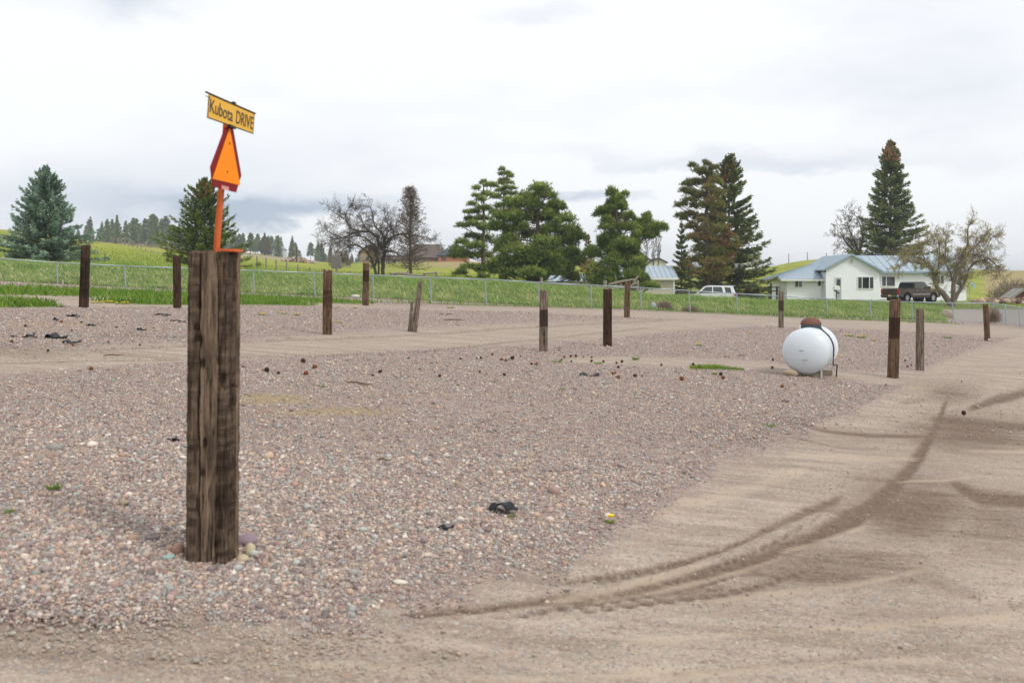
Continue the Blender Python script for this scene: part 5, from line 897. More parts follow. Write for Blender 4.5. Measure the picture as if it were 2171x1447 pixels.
def white_house():
    k = 100/F; X = lambda px: (px-CX)*k; Zz = lambda py: CZ-(py-YT)*k; g = Zz(642)
    xL, xR, xE = X(1751), X(1864), X(2062); ze, zr = Zz(575), Zz(538.5); xc = X(1803); Y0, Y1, YB = 100, 101.4, 108.5
    root = empty('white_house', (xc, Y0, g), 'white lap sided house with pale blue metal roof and front gable', 'house'); sl = (zr-ze)/(xR+.3-xc)
    m = MB(); gz = ze-.05; clap(m, xL, xR, Y0, g, gz); hw = lambda z: max(.02, (zr-.12-z)/sl); clap(m, 0, 0, Y0, gz, zr-.15, .2, lambda z: (max(xL, xc-hw(z)), min(xR, xc+hw(z))))
    m.box(((xL+xR)/2, (Y0+YB)/2+.02, (g+gz)/2), (xR-xL-.01, YB-Y0-.04, gz-g)); m.build('gable_wall', M_siding, root)
    m = MB(); clap(m, xR, xE, Y1, g, ze-.1); m.box(((xR+xE)/2, (Y1+YB)/2+.02, (g+ze-.1)/2), (xE-xR-.01, YB-Y1-.04, ze-.1-g)); m.build('main_wall', M_siding, root)
    m = MB(); yr = 104.9; zm = ze+.02; roof_slab(m, (xc+.3, Y1-.5, zm), (xE+.5, Y1-.5, zm), (xE+.5, yr, zr), (xc+.3, yr, zr)); roof_slab(m, (xE+.5, YB+.4, zm), (xc, YB+.4, zm), (xc, yr+.001, zr), (xE+.5, yr+.001, zr)); m.build('main_roof', M_blueroof, root)
    m = MB(); zl = zr-(xc-xL+.42)*sl; zq = zr-(xR+.32-xc)*sl
    roof_slab(m, (xL-.42, Y0-.4, zl), (xL-.42, YB, zl), (xc, YB, zr+.006), (xc, Y0-.4, zr+.006)); roof_slab(m, (xR+.32, 104, zq), (xR+.32, Y0-.4, zq), (xc+.002, Y0-.4, zr+.004), (xc+.002, 104, zr+.004)); m.build('gable_roof', M_blueroof, root)
    m = MB()
    for a, za in ((xL-.42, zl), (xR+.32, zq)): p, q = Vector((a, Y0-.42, za-.06)), Vector((xc, Y0-.42, zr-.05)); m.prism([p-Vector((0, 0, .09)), p+Vector((0, 0, .09)), q+Vector((0, 0, .09)), q-Vector((0, 0, .09))], (0, -.03, 0))
    m.box(((xR+xE)/2+.45, Y1-.53, zm-.10), (xE-xR+.2, .05, .2)); m.build('fascia', mat('blue_fascia', srgb('93a9b5'), .5, .2), root)
    # left wing under its hipped roof
    wl = X(1675); w0 = 101.2; we = Zz(592)+.02
    m = MB(); clap(m, wl, xL, w0, g, we); m.box(((wl+xL)/2, (w0+YB)/2, (g+we)/2), (xL-wl-.02, YB-w0-.03, we-g)); m.build('wing_wall', M_siding, root)
    m = MB(); A, B, C, D = (wl-.8, w0-.7, we), (xL+.5, w0-.7, we+.06), (xc, 104.6, Zz(550)), (X(1748)*1.04, 104.6, Zz(551)); roof_slab(m, A, B, C, D, .14, .5); roof_slab(m, (wl-.8, YB+.5, we), A, D, D, .14, .6); m.build('wing_roof', M_blueroof, root)
    m = MB(); m.box(((wl+xL)/2-.35, w0-.73, we-.09), (xL-wl+.9, .05, .17)); m.build('fascia', M_trim, root)
    window(root, X(1819), X(1851), Zz(611), Zz(587.5), Y0-.02, (.26, .74), ((.03, .24), (.76, .97)))
    window(root, X(1693), X(1707), Zz(608), Zz(595), w0-.02, (.5,), ((.04, .46),)); window(root, X(1741), X(1747.5), Zz(606), Zz(594), w0-.02)
    window(root, X(1880.5), X(1908), Zz(606), Zz(586), Y1-.02, (.33,)); window(root, X(1998), X(2013), Zz(601), Zz(584), Y1-.02, (.5,))
    m = MB(); dx0, dx1, dz0, dz1 = X(1771), X(1782.5), Zz(637), Zz(589); m.box(((dx0+dx1)/2, Y0-.02, (dz0+dz1)/2), (dx1-dx0, .06, dz1-dz0)); d = m.build('door', M_door, root)
    m = MB(); m.box(((dx0+dx1)/2+.03, Y0-.053, dz1-.62), (.36, .012, .95)); m.build('door_pane', M_glass, d); m = MB(); m.tube([(dx0+.06, Y0-.05, dz0+1.0), (dx0+.06, Y0-.1, dz0+1.0), (dx0+.06, Y0-.1, dz0+1.12)], .015, 6); m.build('door_handle', M_galv, d)
    m = MB(); m.box((dx0-.06, Y0-.03, (dz0+dz1)/2), (.1, .09, dz1-dz0)); m.box((dx1+.05, Y0-.03, (dz0+dz1)/2), (.1, .09, dz1-dz0)); m.box(((dx0+dx1)/2, Y0-.03, dz1+.05), (dx1-dx0+.2, .09, .1)); m.build('door_frame', M_trim, d)
    m = MB(); m.box((X(1805), Y0-.03, Zz(553.5)), (.36, .05, .5)); v = m.build('gable_vent', M_trim, root); m = MB()
    for i in range(6): m.box((X(1805), Y0-.06, Zz(553.5)-.19+i*.075), (.28, .02, .045), Matrix.Rotation(.5, 3, 'X'))
    m.build('louvre', mat('vent_grey', srgb('bfc2c2'), .6), v)
    m = MB(); m.tube([(xR+.25, Y1-.5, ze-.15), (xR+.1, Y1-.12, ze-.5), (xR+.08, Y1-.07, ze-.6), (xR+.08, Y1-.07, g+.1)], .045, 6); m.build('downspout', M_trim, root); m = MB(); m.tube([(xL-.2, w0-.6, we-.1), (xL-.12, w0-.1, we-.5), (xL-.12, w0-.06, g+.1)], .045, 6); m.build('downspout', M_trim, root)
    m = MB(); m.box(((dx0+dx1)/2, Y0-.6, g+.12), (1.5, 1.1, .3)); m.build('doorstep', M_conc, root)
    # mailbox in front of the door
    o = Vector((X(1773.5)*.97, 97, 0)); o.z = h1(o.x, o.y); r2 = empty('mailbox', o, 'white mailbox on a dark stand before the house door', 'mailbox'); m = MB(); m.box(o+Vector((0, 0, .72)), (.07, .07, 1.5)); m.box(o+Vector((0, -.02, .86)), (.62, .09, .12), Matrix.Rotation(.6, 3, 'Y')); m.build('stand', mat('dark_stand', (.02, .02, .022), .6), r2)
    m = MB(); pr = [(-.27, .0), (.27, 0), (.27, .26)]+[(.27*math.cos(a), .26+.16*math.sin(a)) for a in np.linspace(.2, math.pi-.2, 8)]+[(-.27, .26)]; m.prism([o+Vector((x, -.25, z+1.05)) for x, z in pr], (0, .5, 0)); m.build('box_body', M_trim, r2)
    # satellite dish at the right corner
    o = Vector((X(2056)*.985, 98.5, 0)); o.z = h1(o.x, o.y); r3 = empty('satellite_dish', o, 'grey satellite dish on a thin mast at the right end of the white house', 'satellite dish'); m = MB(); m.tube([o-Vector((0, 0, .2)), o+Vector((0, 0, 1.55))], .035, 8); m.build('mast', M_galv, r3)
    m = MB(); c = o+Vector((.2, -.1, 1.65)); ax = Vector((.55, -.6, .5)).normalized(); a1 = ax.orthogonal().normalized(); b1 = ax.cross(a1); rg = [(.0, 0), (.18, .02), (.34, .07), (.42, .11)]; n = 20
    m.add([c+ax*z+(a1*math.cos(6.2832*j/n)+b1*math.sin(6.2832*j/n))*q for q, z in rg for j in range(n)]+[c-ax*.02+ax*z+(a1*math.cos(6.2832*j/n)+b1*math.sin(6.2832*j/n))*q for q, z in rg for j in range(n)], [(s_+i*n+j, s_+i*n+(j+1) % n, s_+(i+1)*n+(j+1) % n, s_+(i+1)*n+j) for s_ in (0, 4*n) for i in range(3) for j in range(n)]); m.tube([c, c+ax*.45+Vector((0, 0, -.1))], .015, 6); m.build('reflector', mat('dish_grey', srgb('7f949c'), .5), r3, smooth=True)
white_house()
def simple_house(name, Zd, x0, x1, yb, ye, yr, depth, wallm, roofm, label, cat='house', hip=0, wins=(), ridge=None, over=.4, chim=None, gable=False, dark=None):
    k = Zd/F; X = lambda px: (px-CX)*k; Zz = lambda py: CZ-(py-YT)*k; a, b = X(x0), X(x1); g = min(Zz(yb), h1((a+b)/2, Zd))-.4; e, r = Zz(ye), Zz(yr); root = empty(name, ((a+b)/2, Zd, g), label, cat)
    m = MB(); m.box(((a+b)/2, Zd+depth/2, (g+e)/2), (b-a, depth, e-g)); m.build('wall', wallm, root)
    m = MB(); yc = Zd+depth/2; o = over
    if gable:
        c = X(ridge) if ridge else (a+b)/2; m.prism([(a, Zd+.02, e), (b, Zd+.02, e), (c, Zd+.02, r-.15)], (0, depth-.04, 0)); m.build('gable', wallm, root); m = MB(); roof_slab(m, (a-o, Zd-o, e-.2), (a-o, Zd+depth+o, e-.2), (c, Zd+depth+o, r), (c, Zd-o, r), .2, 99); roof_slab(m, (b+o, Zd+depth+o, e-.2), (b+o, Zd-o, e-.2), (c+.002, Zd-o, r), (c+.002, Zd+depth+o, r), .2, 99)
    else: roof_slab(m, (a-o, Zd-o, e-.12), (b+o, Zd-o, e-.12), (b+o-hip, yc, r), (a-o+hip, yc, r), .2, 1.2 if roofm is M_blueroof else 99); roof_slab(m, (b+o, Zd+depth+o, e-.12), (a-o, Zd+depth+o, e-.12), (a-o+hip, yc+.002, r), (b+o-hip, yc+.002, r), .2, 99)
    if hip and not gable: roof_slab(m, (a-o, Zd+depth+o, e-.12), (a-o, Zd-o, e-.12), (a-o+hip, yc, r), (a-o+hip, yc, r), .2, 99); roof_slab(m, (b+o, Zd-o, e-.12), (b+o, Zd+depth+o, e-.12), (b+o-hip, yc, r), (b+o-hip, yc, r), .2, 99)
    rf = m.build('roof', roofm, root)
    for w in wins:
        m = MB(); m.box(((X(w[0])+X(w[1]))/2, Zd-.02, (Zz(w[2])+Zz(w[3]))/2), (X(w[1])-X(w[0]), .1, Zz(w[3])-Zz(w[2]))); m.build(w[4] if len(w) > 4 else 'window', M_glass, root)
    for c in chim or (): m = MB(); p = Vector((X(c[0]), Zd+depth*.25, Zz(c[1]))); m.tube([p-Vector((0, 0, 1.4)), p], .12, 8); m.tube([p-Vector((0, 0, .1)), p+Vector((0, 0, .2))], .2, 8); m.build('roof_vent', M_galv, rf)
    return root
M_brown = mat('brown_siding', srgb('8c7660'), .8, 0, .1, .6); M_brownroof = mat('brown_shingles', srgb('5c4f47'), .9, 0, .15, 1.5); M_darkroof = mat('charcoal_shingles', srgb('3d4149'), .85, 0, .12, 1.2); M_orangew = mat('orange_brick', srgb('a9714c'), .85, 0, .12, 2)
simple_house('brown_house', 235, 866, 938, 556, 545, 515, 14, M_brown, M_brownroof, 'large brown roofed house behind the dead conifer', hip=1.2, wins=((880, 890, 553, 547),), chim=((932, 514),))
simple_house('brown_house', 232, 764, 800, 556, 532, 518, 12, mat('tan_siding', srgb('9a8a70'), .8, 0, .1, .6), M_brownroof, 'tan gabled house seen through the bare tree', gable=True, wins=((776, 782, 552, 544),))
simple_house('long_garage', 230, 812, 872, 556, 548, 539, 10, mat('pale_siding', srgb('b7b3a4'), .8), M_brownroof, 'long low brown roofed garage between the bare tree trunks and the dead conifer', 'garage', wins=((832, 840, 556, 551, 'garage_door'),))
r_ = simple_house('brick_house', 226, 929, 990, 556, 540.5, 516.5, 14, M_orangew, M_darkroof, 'orange brick house with charcoal roof left of the pine group', hip=3.2, wins=((936, 940.5, 552, 545), (941.5, 945, 552, 545)), chim=((949, 520), (939, 526)))
M_wh = mat('far_white_wall', srgb('d9d7d0'), .8)
simple_house('white_farmhouse', 212, 1357, 1382, 566, 553, 536.5, 9, M_wh, M_darkroof, 'far white gabled house with a dark roof behind the metal roofed shed', gable=True, ridge=1360, wins=((1366, 1370, 562, 557),))
simple_house('white_barn', 208, 1376, 1412, 568, 554, 546, 9, M_wh, M_darkroof, 'low far white building right of the dark roofed house', gable=True, ridge=1396)
simple_house('gabled_house', 190, 1578, 1610, 575, 549, 528, 9, M_wh, mat('pale_roof', srgb('a8a6a2'), .7), 'far white gable peeping out right of the drooping spruce', gable=True, ridge=1588, wins=((1598, 1602, 562, 556),))
# the shed with the metal roof
def metal_shed():
    Z0 = 92; k = Z0/F; X = lambda px: (px-CX)*k; Zz = lambda py: CZ-(py-YT)*k; root = empty('metal_roofed_shed', (X(1360), Z0, h1(X(1360), Z0)), 'cream sided shed with pale blue metal roof right of the irregular pine', 'shed'); g = Zz(634)
    a, b = X(1285), X(1430); e, r = Zz(589.5), Zz(562); m = MB(); clap(m, a, b, Z0, g, e, .17); m.box(((a+b)/2, Z0+3.02, (g+e)/2), (b-a-.02, 6, e-g)); m.build('wall', M_cream, root)
    m = MB(); roof_slab(m, (a-.3, Z0-.45, e+.02), (b+.25, Z0-.45, e+.02), (b+.25, Z0+3, r), (a-.3, Z0+3, r), .1, .45); roof_slab(m, (b+.25, Z0+6.4, e), (a-.3, Z0+6.4, e), (a-.3, Z0+3.002, r), (b+.25, Z0+3.002, r), .1, .6); m.build('roof', M_blueroof, root)
    m = MB(); m.box((b-.06, Z0-.05, (g+e)/2), (.16, .06, e-g)); m.box(((a+b)/2, Z0-.48, e-.06), (b-a+.55, .05, .18)); m.build('trim', M_trim, root)
    a, b = X(1168), X(1284); e, r = Zz(596), Zz(579); m = MB(); clap(m, a, b, Z0+1, g, e, .17); m.box(((a+b)/2, Z0+3.5, (g+e)/2), (b-a-.02, 4.94, e-g)); m.build('side_wing_wall', M_cream, root); m = MB(); roof_slab(m, (a-.3, Z0+.6, e+.02), (b-.02, Z0+.6, e+.02), (b-.02, Z0+4, r), (a-.3, Z0+4, r), .1, .45); m.build('side_wing_roof', M_blueroof, root)
metal_shed()
def old_shed():
    Z0 = 106; k = Z0/F; X = lambda px: (px-CX)*k; Zz = lambda py: CZ-(py-YT)*k; root = empty('old_shed', (X(1668), Z0, h1(X(1668), Z0)), 'weathered grey wooden shed tucked against the left of the white house', 'shed'); a, b, g, e, r = X(1661), X(1684), Zz(642), Zz(607), Zz(592)
    m = MB(); m.prism([(a, Z0, g), (b, Z0, g), (b, Z0, e+.3), ((a+b)/2+.5, Z0, r-.1), (a, Z0, e)], (0, 3, 0)); m.build('wall', M_oldwood, root); m = MB(); c = (a+b)/2+.5; roof_slab(m, (a-.4, Z0-.3, e-.25), (a-.4, Z0+3.3, e-.25), (c, Z0+3.3, r), (c, Z0-.3, r), .1, 99); roof_slab(m, (b+.3, Z0+3.3, e), (b+.3, Z0-.3, e), (c+.002, Z0-.3, r), (c+.002, Z0+3.3, r), .1, 99); m.build('roof', mat('old_tin_roof', srgb('4c4846'), .8), root); m = MB(); m.box((X(1669), Z0-.02, Zz(626)), (.36, .06, 1.3)); m.build('doorway', mat('dark_board', srgb('2e2925'), .9), root)
old_shed()
simple_house('red_shed', 100, 1566, 1576, 640, 612, 608, 1.2, mat('dark_red_paint', srgb('6e2b24'), .7, 0, .15, 3), mat('red_roof', srgb('5d2a24'), .7), 'small dark red shed just right of the white SUV', 'shed', over=.05)
simple_house('brown_cottage', 112, 2146, 2200, 634, 627, 611, 1.6, mat('red_brown_boards', srgb('6b4332'), .8, 0, .15, 2), mat('grey_roof', srgb('8e8a84'), .7), 'brown gabled cabin at the right edge behind the parked car', gable=True, ridge=2168)
simple_house('ridge_house', 520, 258, 272, 512, 496.5, 493, 8, M_wh, mat('white_roof', srgb('c9ccd0'), .7), 'white house among the ridge trees at left', hip=0)
simple_house('ridge_house', 540, 578, 600, 545, 528, 520, 9, mat('ridge_house_wall', srgb('b9bcbf'), .8), mat('grey_blue_roof', srgb('7e848c'), .7), 'grey house high among the ridge trees above the rock pile', hip=0, gable=True)

# ------------------------------------------------------------------ vehicles (forward +x, up z, rear axle end at x = 0)
M_tyre = mat('tyre_rubber', (.015, .015, .016), .85); M_rim = mat('alloy_rim', srgb('c3c6ca'), .3, .7, .08, 6); M_cglass = mat('car_glass', (.02, .03, .032), .05, 0, .2, 2, 0, .9); M_plast = mat('black_plastic', (.02, .02, .021), .6); M_chrome = mat('chrome', srgb('c9ccd0'), .15, .95, .05, 3)
M_tail = mat('tail_light_red', srgb('c81a1a'), .25, 0, .08, 8, 0, .6)
def lathe_y(m, c, prof, n=28):
    c = Vector(c); V = [c+Vector((q*math.cos(6.28319*j/n), y, q*math.sin(6.28319*j/n))) for q, y in prof for j in range(n)]; m.add(V, [(i*n+j, i*n+(j+1) % n, (i+1)*n+(j+1) % n, (i+1)*n+j) for i in range(len(prof)-1) for j in range(n)])
def wheel(root, x, y, r, w):
    s = 1 if y > 0 else -1; e = empty('wheel', (0, 0, 0), None, None); e.parent = root; m = MB(); lathe_y(m, (x, y, r), [(r*.62, -w/2), (r*.9, -w/2), (r, -w*.34), (r, w*.34), (r*.9, w/2), (r*.62, w/2), (r*.6, 0), (r*.62, -w/2)]); m.build('tyre', M_tyre, e, world=False, smooth=True)
    m = MB(); lathe_y(m, (x, y, r), [(r*.62, -s*w*.3), (r*.62, s*w*.46), (r*.55, s*w*.47), (r*.53, s*w*.22), (.02, s*w*.18)]); 
    for k in range(5):
        a = 2*math.pi*k/5+.3; d = Vector((math.cos(a), 0, math.sin(a))); t = Vector((-d.z, 0, d.x)); c = Vector((x, y+s*w*.42, r)); m.prism([c+d*r*.08+t*r*.13, c+d*r*.56+t*r*.075, c+d*r*.56-t*r*.075, c+d*r*.08-t*r*.13], (0, -s*.03, 0))
    lathe_y(m, (x, y, r), [(r*.17, s*w*.3), (r*.17, s*w*.45), (.01, s*w*.46)], 14); m.build('rim', M_rim, e, world=False)
    return e
def arch(xc, r, z0, n=9): return [(xc+r*math.cos(a), z0+r*math.sin(a)) for a in np.linspace(0, math.pi, n)]
def vehicle(name, loc, yaw, label, paint, L, W, wheels, wr, lower, cab, panes, inset, door_x, extra, group=None, low=None):
    root = empty(name, loc, label, 'vehicle', group, yaw); h = W/2; m = MB(); m.prism([(x, -h, z) for x, z in lower], (0, W, 0)); m.build('body', paint, root, world=False, bevel=.035)
    zb, zt = min(z for x, z in cab), max(z for x, z in cab); yy = lambda z: h-.03-inset*(z-zb)/(zt-zb); n = len(cab); m = MB(); m.add([(x, -yy(z), z) for x, z in cab]+[(x, yy(z), z) for x, z in cab], [tuple(range(n)), tuple(range(n, 2*n))]+[(i, (i+1) % n, n+(i+1) % n, n+i) for i in range(n)]); m.build('cabin', paint, root, world=False, bevel=.05)
    for s in (-1, 1):
        for P in panes: m = MB(); m.prism([(x, s*(yy(z)+.006), z) for x, z in P], (0, -s*.02, 0)); m.build('side_window', M_cglass, root, world=False)
        for x0, x1, z0, z1 in door_x:
            m = MB(); m.prism([(x0+.012, s*(h+.001), z0), (x1-.012, s*(h+.001), z0), (x1-.012, s*(h+.001), z1), (x0+.012, s*(h+.001), z1)], (0, s*.007, 0)); d = m.build('door', paint, root, world=False); m = MB(); m.box((x0+.17, s*(h+.02), z1-.12), (.17, .03, .035)); m.build('door_handle', M_chrome, d, world=False)
        for x in wheels: wheel(root, x, s*(h-.13), wr, .25)
        for x in wheels: m = MB(); lathe_y(m, (x, s*(h-.3), wr+.03), [(wr+.12, -.25), (wr+.12, .25)], 24); m.build('wheel_well', M_plast, root, world=False)
    extra(root, h); return root
def pickup():
    M_p = mat('bronze_brown_paint', srgb('54493f'), .25, .35, .08, 3, 0, .6)
    low = [(.12, .58), (.05, .68), (.03, 1.24), (.1, 1.27), (2.3, 1.27), (4.3, 1.26), (5.45, 1.13), (5.72, 1.0), (5.78, .5), (5.4, .42)]+arch(4.78, .52, .42)+[(1.78, .42)]+arch(1.22, .52, .42)+[(.5, .5)]
    cab = [(2.2, 1.25), (2.32, 1.8), (2.55, 1.9), (3.55, 1.9), (3.8, 1.85), (4.4, 1.25)]
    panes = [[(2.42, 1.3), (2.48, 1.76), (3.0, 1.8), (3.0, 1.3)], [(3.1, 1.3), (3.1, 1.8), (3.62, 1.79), (4.12, 1.3)]]
    def extra(r, h):
        m = MB(); m.box((.012, 0, .97), (.03, 2*h-.36, .5)); t = m.build('tailgate', M_p, r, world=False, bevel=.012); m = MB(); m.box((-.01, 0, 1.1), (.03, .2, .08)); m.build('handle', M_plast, t, world=False)
        m = MB(); m.box((-.02, 0, .6), (.22, 2*h-.06, .2)); b = m.build('rear_bumper', M_chrome, r, world=False, bevel=.03); m = MB(); m.box((-.136, -.12, .6), (.012, .32, .16)); m.build('licence_plate', mat('pale_plate', srgb('d8c9a0'), .5), b, world=False); m = MB(); m.box((.02, 0, .47), (.3, 2*h-.3, .1)); m.build('hitch', M_plast, b, world=False)
        for s in (-1, 1):
            m = MB(); m.box((.08, s*(h-.075), .99), (.18, .185, .46)); m.build('tail_light', M_tail, r, world=False, bevel=.02); m = MB(); m.box((5.66, s*(h-.16), .92), (.2, .3, .2)); m.build('headlight', M_cglass, r, world=False, bevel=.02)
            m = MB(); m.box((4.02, s*(h+.14), 1.36), (.13, .24, .2)); m.box((4.0, s*(h+.02), 1.3), (.06, .1, .06)); m.build('side_mirror', M_plast, r, world=False, bevel=.02); m = MB(); m.box((3.0, s*(h-.02), .46), (2.2, .06, .1)); m.build('side_step', M_plast, r, world=False); m = MB(); m.box((3.1, s*(h+.012), .74), (2.3, .014, .05)); m.build('side_moulding', M_chrome, r, world=False)
        m = MB(); m.prism([(2.215, -h+.16, 1.36), (2.215, h-.16, 1.36), (2.31, h-.24, 1.78), (2.31, -h+.24, 1.78)], (-.014, 0, .002)); m.build('rear_window', M_cglass, r, world=False)
        m = MB(); m.box((1.16, 0, 1.268), (2.0, 2*h-.24, .03)); m.build('bed_cover', M_plast, r, world=False); m = MB(); m.prism([(4.38, -h+.16, 1.3), (4.38, h-.16, 1.3), (3.86, h-.24, 1.83), (3.86, -h+.24, 1.83)], (.016, 0, .008)); m.build('windscreen', M_cglass, r, world=False)
        for x in (.6, 4.6): pass
    yaw = R(29); p = at(1893, 634, 91); c = Vector((p.x, p.y, 0))+Vector((math.sin(yaw), -math.cos(yaw), 0))*-.55+Vector((0.15, 0, 0)); c.z = h1(c.x, c.y)+.02
    vehicle('pickup_truck', c, yaw, 'dark bronze crew cab pickup parked before the white house', M_p, 5.8, 1.98, (1.22, 4.78), .40, low, cab, panes, .15, [(2.28, 3.05, .5, 1.22), (3.07, 4.2, .5, 1.22)], extra)
pickup()
def suv(name, px, py, Z, yaw, label, rack=True):
    M_w = mat('white_car_paint', srgb('e3e6e9'), .2, 0, .03, 3, 0, .6)
    low = [(.1, .42), (.0, .62), (.02, 1.05), (.12, 1.14), (3.3, 1.13), (4.35, 1.02), (4.7, .88), (4.78, .5), (4.6, .4)]+arch(3.86, .47, .4)+[(1.6, .4)]+arch(1.02, .47, .4)+[(.5, .42)]
    cab = [(.06, 1.1), (.3, 1.74), (.42, 1.81), (2.3, 1.84), (2.75, 1.78), (3.5, 1.1)]
    panes = [[(.42, 1.2), (.52, 1.66), (1.05, 1.7), (.92, 1.2)], [(1.12, 1.17), (1.28, 1.71), (2.02, 1.73), (2.02, 1.17)], [(2.1, 1.17), (2.1, 1.73), (2.66, 1.7), (3.22, 1.17)]]
    def extra(r, h):
        for s in (-1, 1):
            m = MB(); m.box((.12, s*(h-.06), .98), (.26, .16, .22)); m.build('tail_light', M_tail, r, world=False, bevel=.03); m = MB(); m.box((4.62, s*(h-.14), .86), (.22, .28, .15)); m.build('headlight', M_cglass, r, world=False, bevel=.02); m = MB(); m.box((3.12, s*(h+.12), 1.22), (.12, .22, .15)); m.build('side_mirror', M_plast, r, world=False, bevel=.02)
            if rack: m = MB(); m.tube([(.7, s*(h-.28), 1.84), (.78, s*(h-.28), 1.91), (2.1, s*(h-.28), 1.93), (2.25, s*(h-.28), 1.85)], .022, 6); m.build('roof_rail', M_plast, r, world=False)
        m = MB(); m.prism([(.1, -h+.18, 1.2), (.1, h-.18, 1.2), (.28, h-.25, 1.66), (.28, -h+.25, 1.66)], (-.016, 0, .006)); m.build('rear_window', M_cglass, r, world=False); m = MB(); m.prism([(3.46, -h+.16, 1.16), (3.46, h-.16, 1.16), (2.84, h-.25, 1.74), (2.84, -h+.25, 1.74)], (.016, 0, .012)); m.build('windscreen', M_cglass, r, world=False); m = MB(); m.box((-.02, 0, .55), (.16, 2*h-.08, .24)); m.build('rear_bumper', M_w, r, world=False, bevel=.03); m = MB(); m.box((.3, 0, 1.8), (.22, 2*h-.5, .05)); m.build('rear_spoiler', M_w, r, world=False, bevel=.015)
        if rack:
            for x in (.95, 1.9): m = MB(); m.box((x, 0, 1.945), (.05, 2*h-.5, .03)); m.build('roof_bar', M_plast, r, world=False)
    p = at(px, py, Z); p.z = h1(p.x, p.y)+.01
    vehicle(name, p, yaw, label, M_w, 4.8, 1.9, (1.02, 3.86), .37, low, cab, panes, .17, [(1.1, 2.05, .5, 1.1), (2.07, 3.2, .5, 1.1)], extra)
suv('parked_suv', 1562, 647, 88, R(180-14), 'white SUV with roof rack parked behind the grass bank under the brown pine')
suv('parked_suv', 2208, 648, 135, R(180-6), 'white SUV behind the rock wall at the right edge', False)

# ------------------------------------------------------------------ fences and other things beyond the lot
def wire_fence(label, posts, w=.11, wires=3, wname='fence_wire'):
    """posts: (px, base py, top py) standing on the ground"""
    L = []
    for px, pyb, pyt, *z in posts: p = at(px, pyb, z[0]) if z else hit(px, pyb); gz = h1(p.x, p.y); L.append((Vector((p.x, p.y, gz)), CZ-(pyt-YT)*p.y/F))
    root = empty('wire_fence', L[0][0], label, 'fence')
    for p, t in L: m = MB(); m.tube([p-Vector((0, 0, .3)), Vector((p.x+random.gauss(0, .03), p.y, t))], [w*.6, w*.5], 8); m.build('post', M_railwood, root)
    m = MB()
    for (a, ta), (b, tb) in zip(L, L[1:]):
        for i in range(wires): f = .92-.3*i; m.tube([a.lerp(Vector((a.x, a.y, ta)), f), b.lerp(Vector((b.x, b.y, tb)), f)], .006, 4, cap=False)
    m.build(wname, M_wire, root)
q = lambda x, t, b: (150+.2533*x, 440+.2533*b, 440+.2533*t)
wire_fence('wooden post fence running down the left hill below the wooded ridge', [q(258, 225, 288), q(330, 240, 296), q(360, 246, 301), q(390, 248, 306), q(420, 252, 312), q(452, 256, 318), q(487, 262, 326), q(520, 280, 334), q(557, 300, 342), q(590, 322, 352), q(630, 345, 366), q(672, 358, 380), q(730, 380, 396), (346, 541, 535), (362, 544, 538.5), (380, 547, 542)], .13)
q = lambda x, t, b: (540+.2142*x, 380+.2142*b, 380+.2142*t)
wire_fence('row of thin grey posts crossing the pasture above the long grass bank', [(42, 551, 530, 60), (223, 556, 537, 62), (394, 565, 545, 64), (502, 572, 556, 66)]+[q(*v)+(68+i*.8,) for i, v in enumerate([(25, 765, 895), (117, 778, 900), (215, 795, 915), (315, 820, 925), (425, 845, 935), (545, 868, 945), (670, 885, 950), (948, 910, 962)])], .1)
wire_fence('three tall posts on top of the right hand green hill', [(1672, 553, 538), (1712, 549.5, 534), (1752, 551, 536)], .14)
wire_fence('fence posts at the top of the hill on the far left', [(-25, 487, 471), (33, 489, 474), (90, 497, 483)], .13)
def rail_fence(name, label, posts, rails, Z0, dz=0, pr=.09, rr=.075, m_=None):
    pts = lambda v: at(v[0], v[1], Z0+dz*(v[0]-posts[0][0])); b = pts((posts[0][0], posts[0][1])); root = empty(name, (b.x, b.y, h1(b.x, b.y)), label, 'fence')
    for px, pyt in posts: t = pts((px, pyt)); m = MB(); m.tube([(t.x, t.y, h1(t.x, t.y)-.3), (t.x, t.y, t.z)], [pr*1.1, pr], 8); m.build('post', m_ or M_railwood, root)
    for x0, y0, x1, y1 in rails: a, b = pts((x0, y0)), pts((x1, y1)); v = Vector((0, -pr-rr*.4, 0)); mid = (a+b)/2+Vector((0, 0, random.uniform(-.05, .05))); m = MB(); m.tube([a+v, mid+v, b+v], [rr, rr*.95, rr*.85], 7); m.build('rail', m_ or M_railwood, root)
q = lambda x, y: (700+.1382*x, 480+.1382*y)
rail_fence('rail_fence', 'weathered grey pole rail fence behind the bank beside the dead conifer', [q(930, 700), q(1000, 710), q(1195, 680), q(1440, 715), q(1630, 690), (933, 587), (948, 589), (969, 590), (990, 592)], [q(930, 722)+q(1190, 716), q(1015, 712)+q(1440, 755), q(1425, 722)+q(1645, 704), q(930, 768)+q(1440, 800), q(1440, 800)+q(1640, 850), q(1620, 792)+(971, 594.5), (969, 593.5, 1000, 596.5)], 69, .006)
rail_fence('rail_fence', 'low grey plank fence along the bank under the central pines', [(1006, 592), (1040, 594), (1075, 596), (1110, 597.5), (1148, 588), (1178, 599), (1208, 601), (1238, 603)], [(1003, 596, 1075, 599), (1072, 598.5, 1148, 601), (1145, 601, 1210, 605), (1205, 604.5, 1262, 609)], 69, .004)
rail_fence('broken_rail_fence', 'broken grey rails leaning behind the far slim brown post', [(1283, 594), (1351, 594), (1316, 600)], [(1290, 603, 1346, 592), (1340, 605, 1353, 584), (1285, 612, 1350, 609), (1262, 608, 1285, 611), (1336, 606, 1352, 599)], 66, 0, .12, .08)
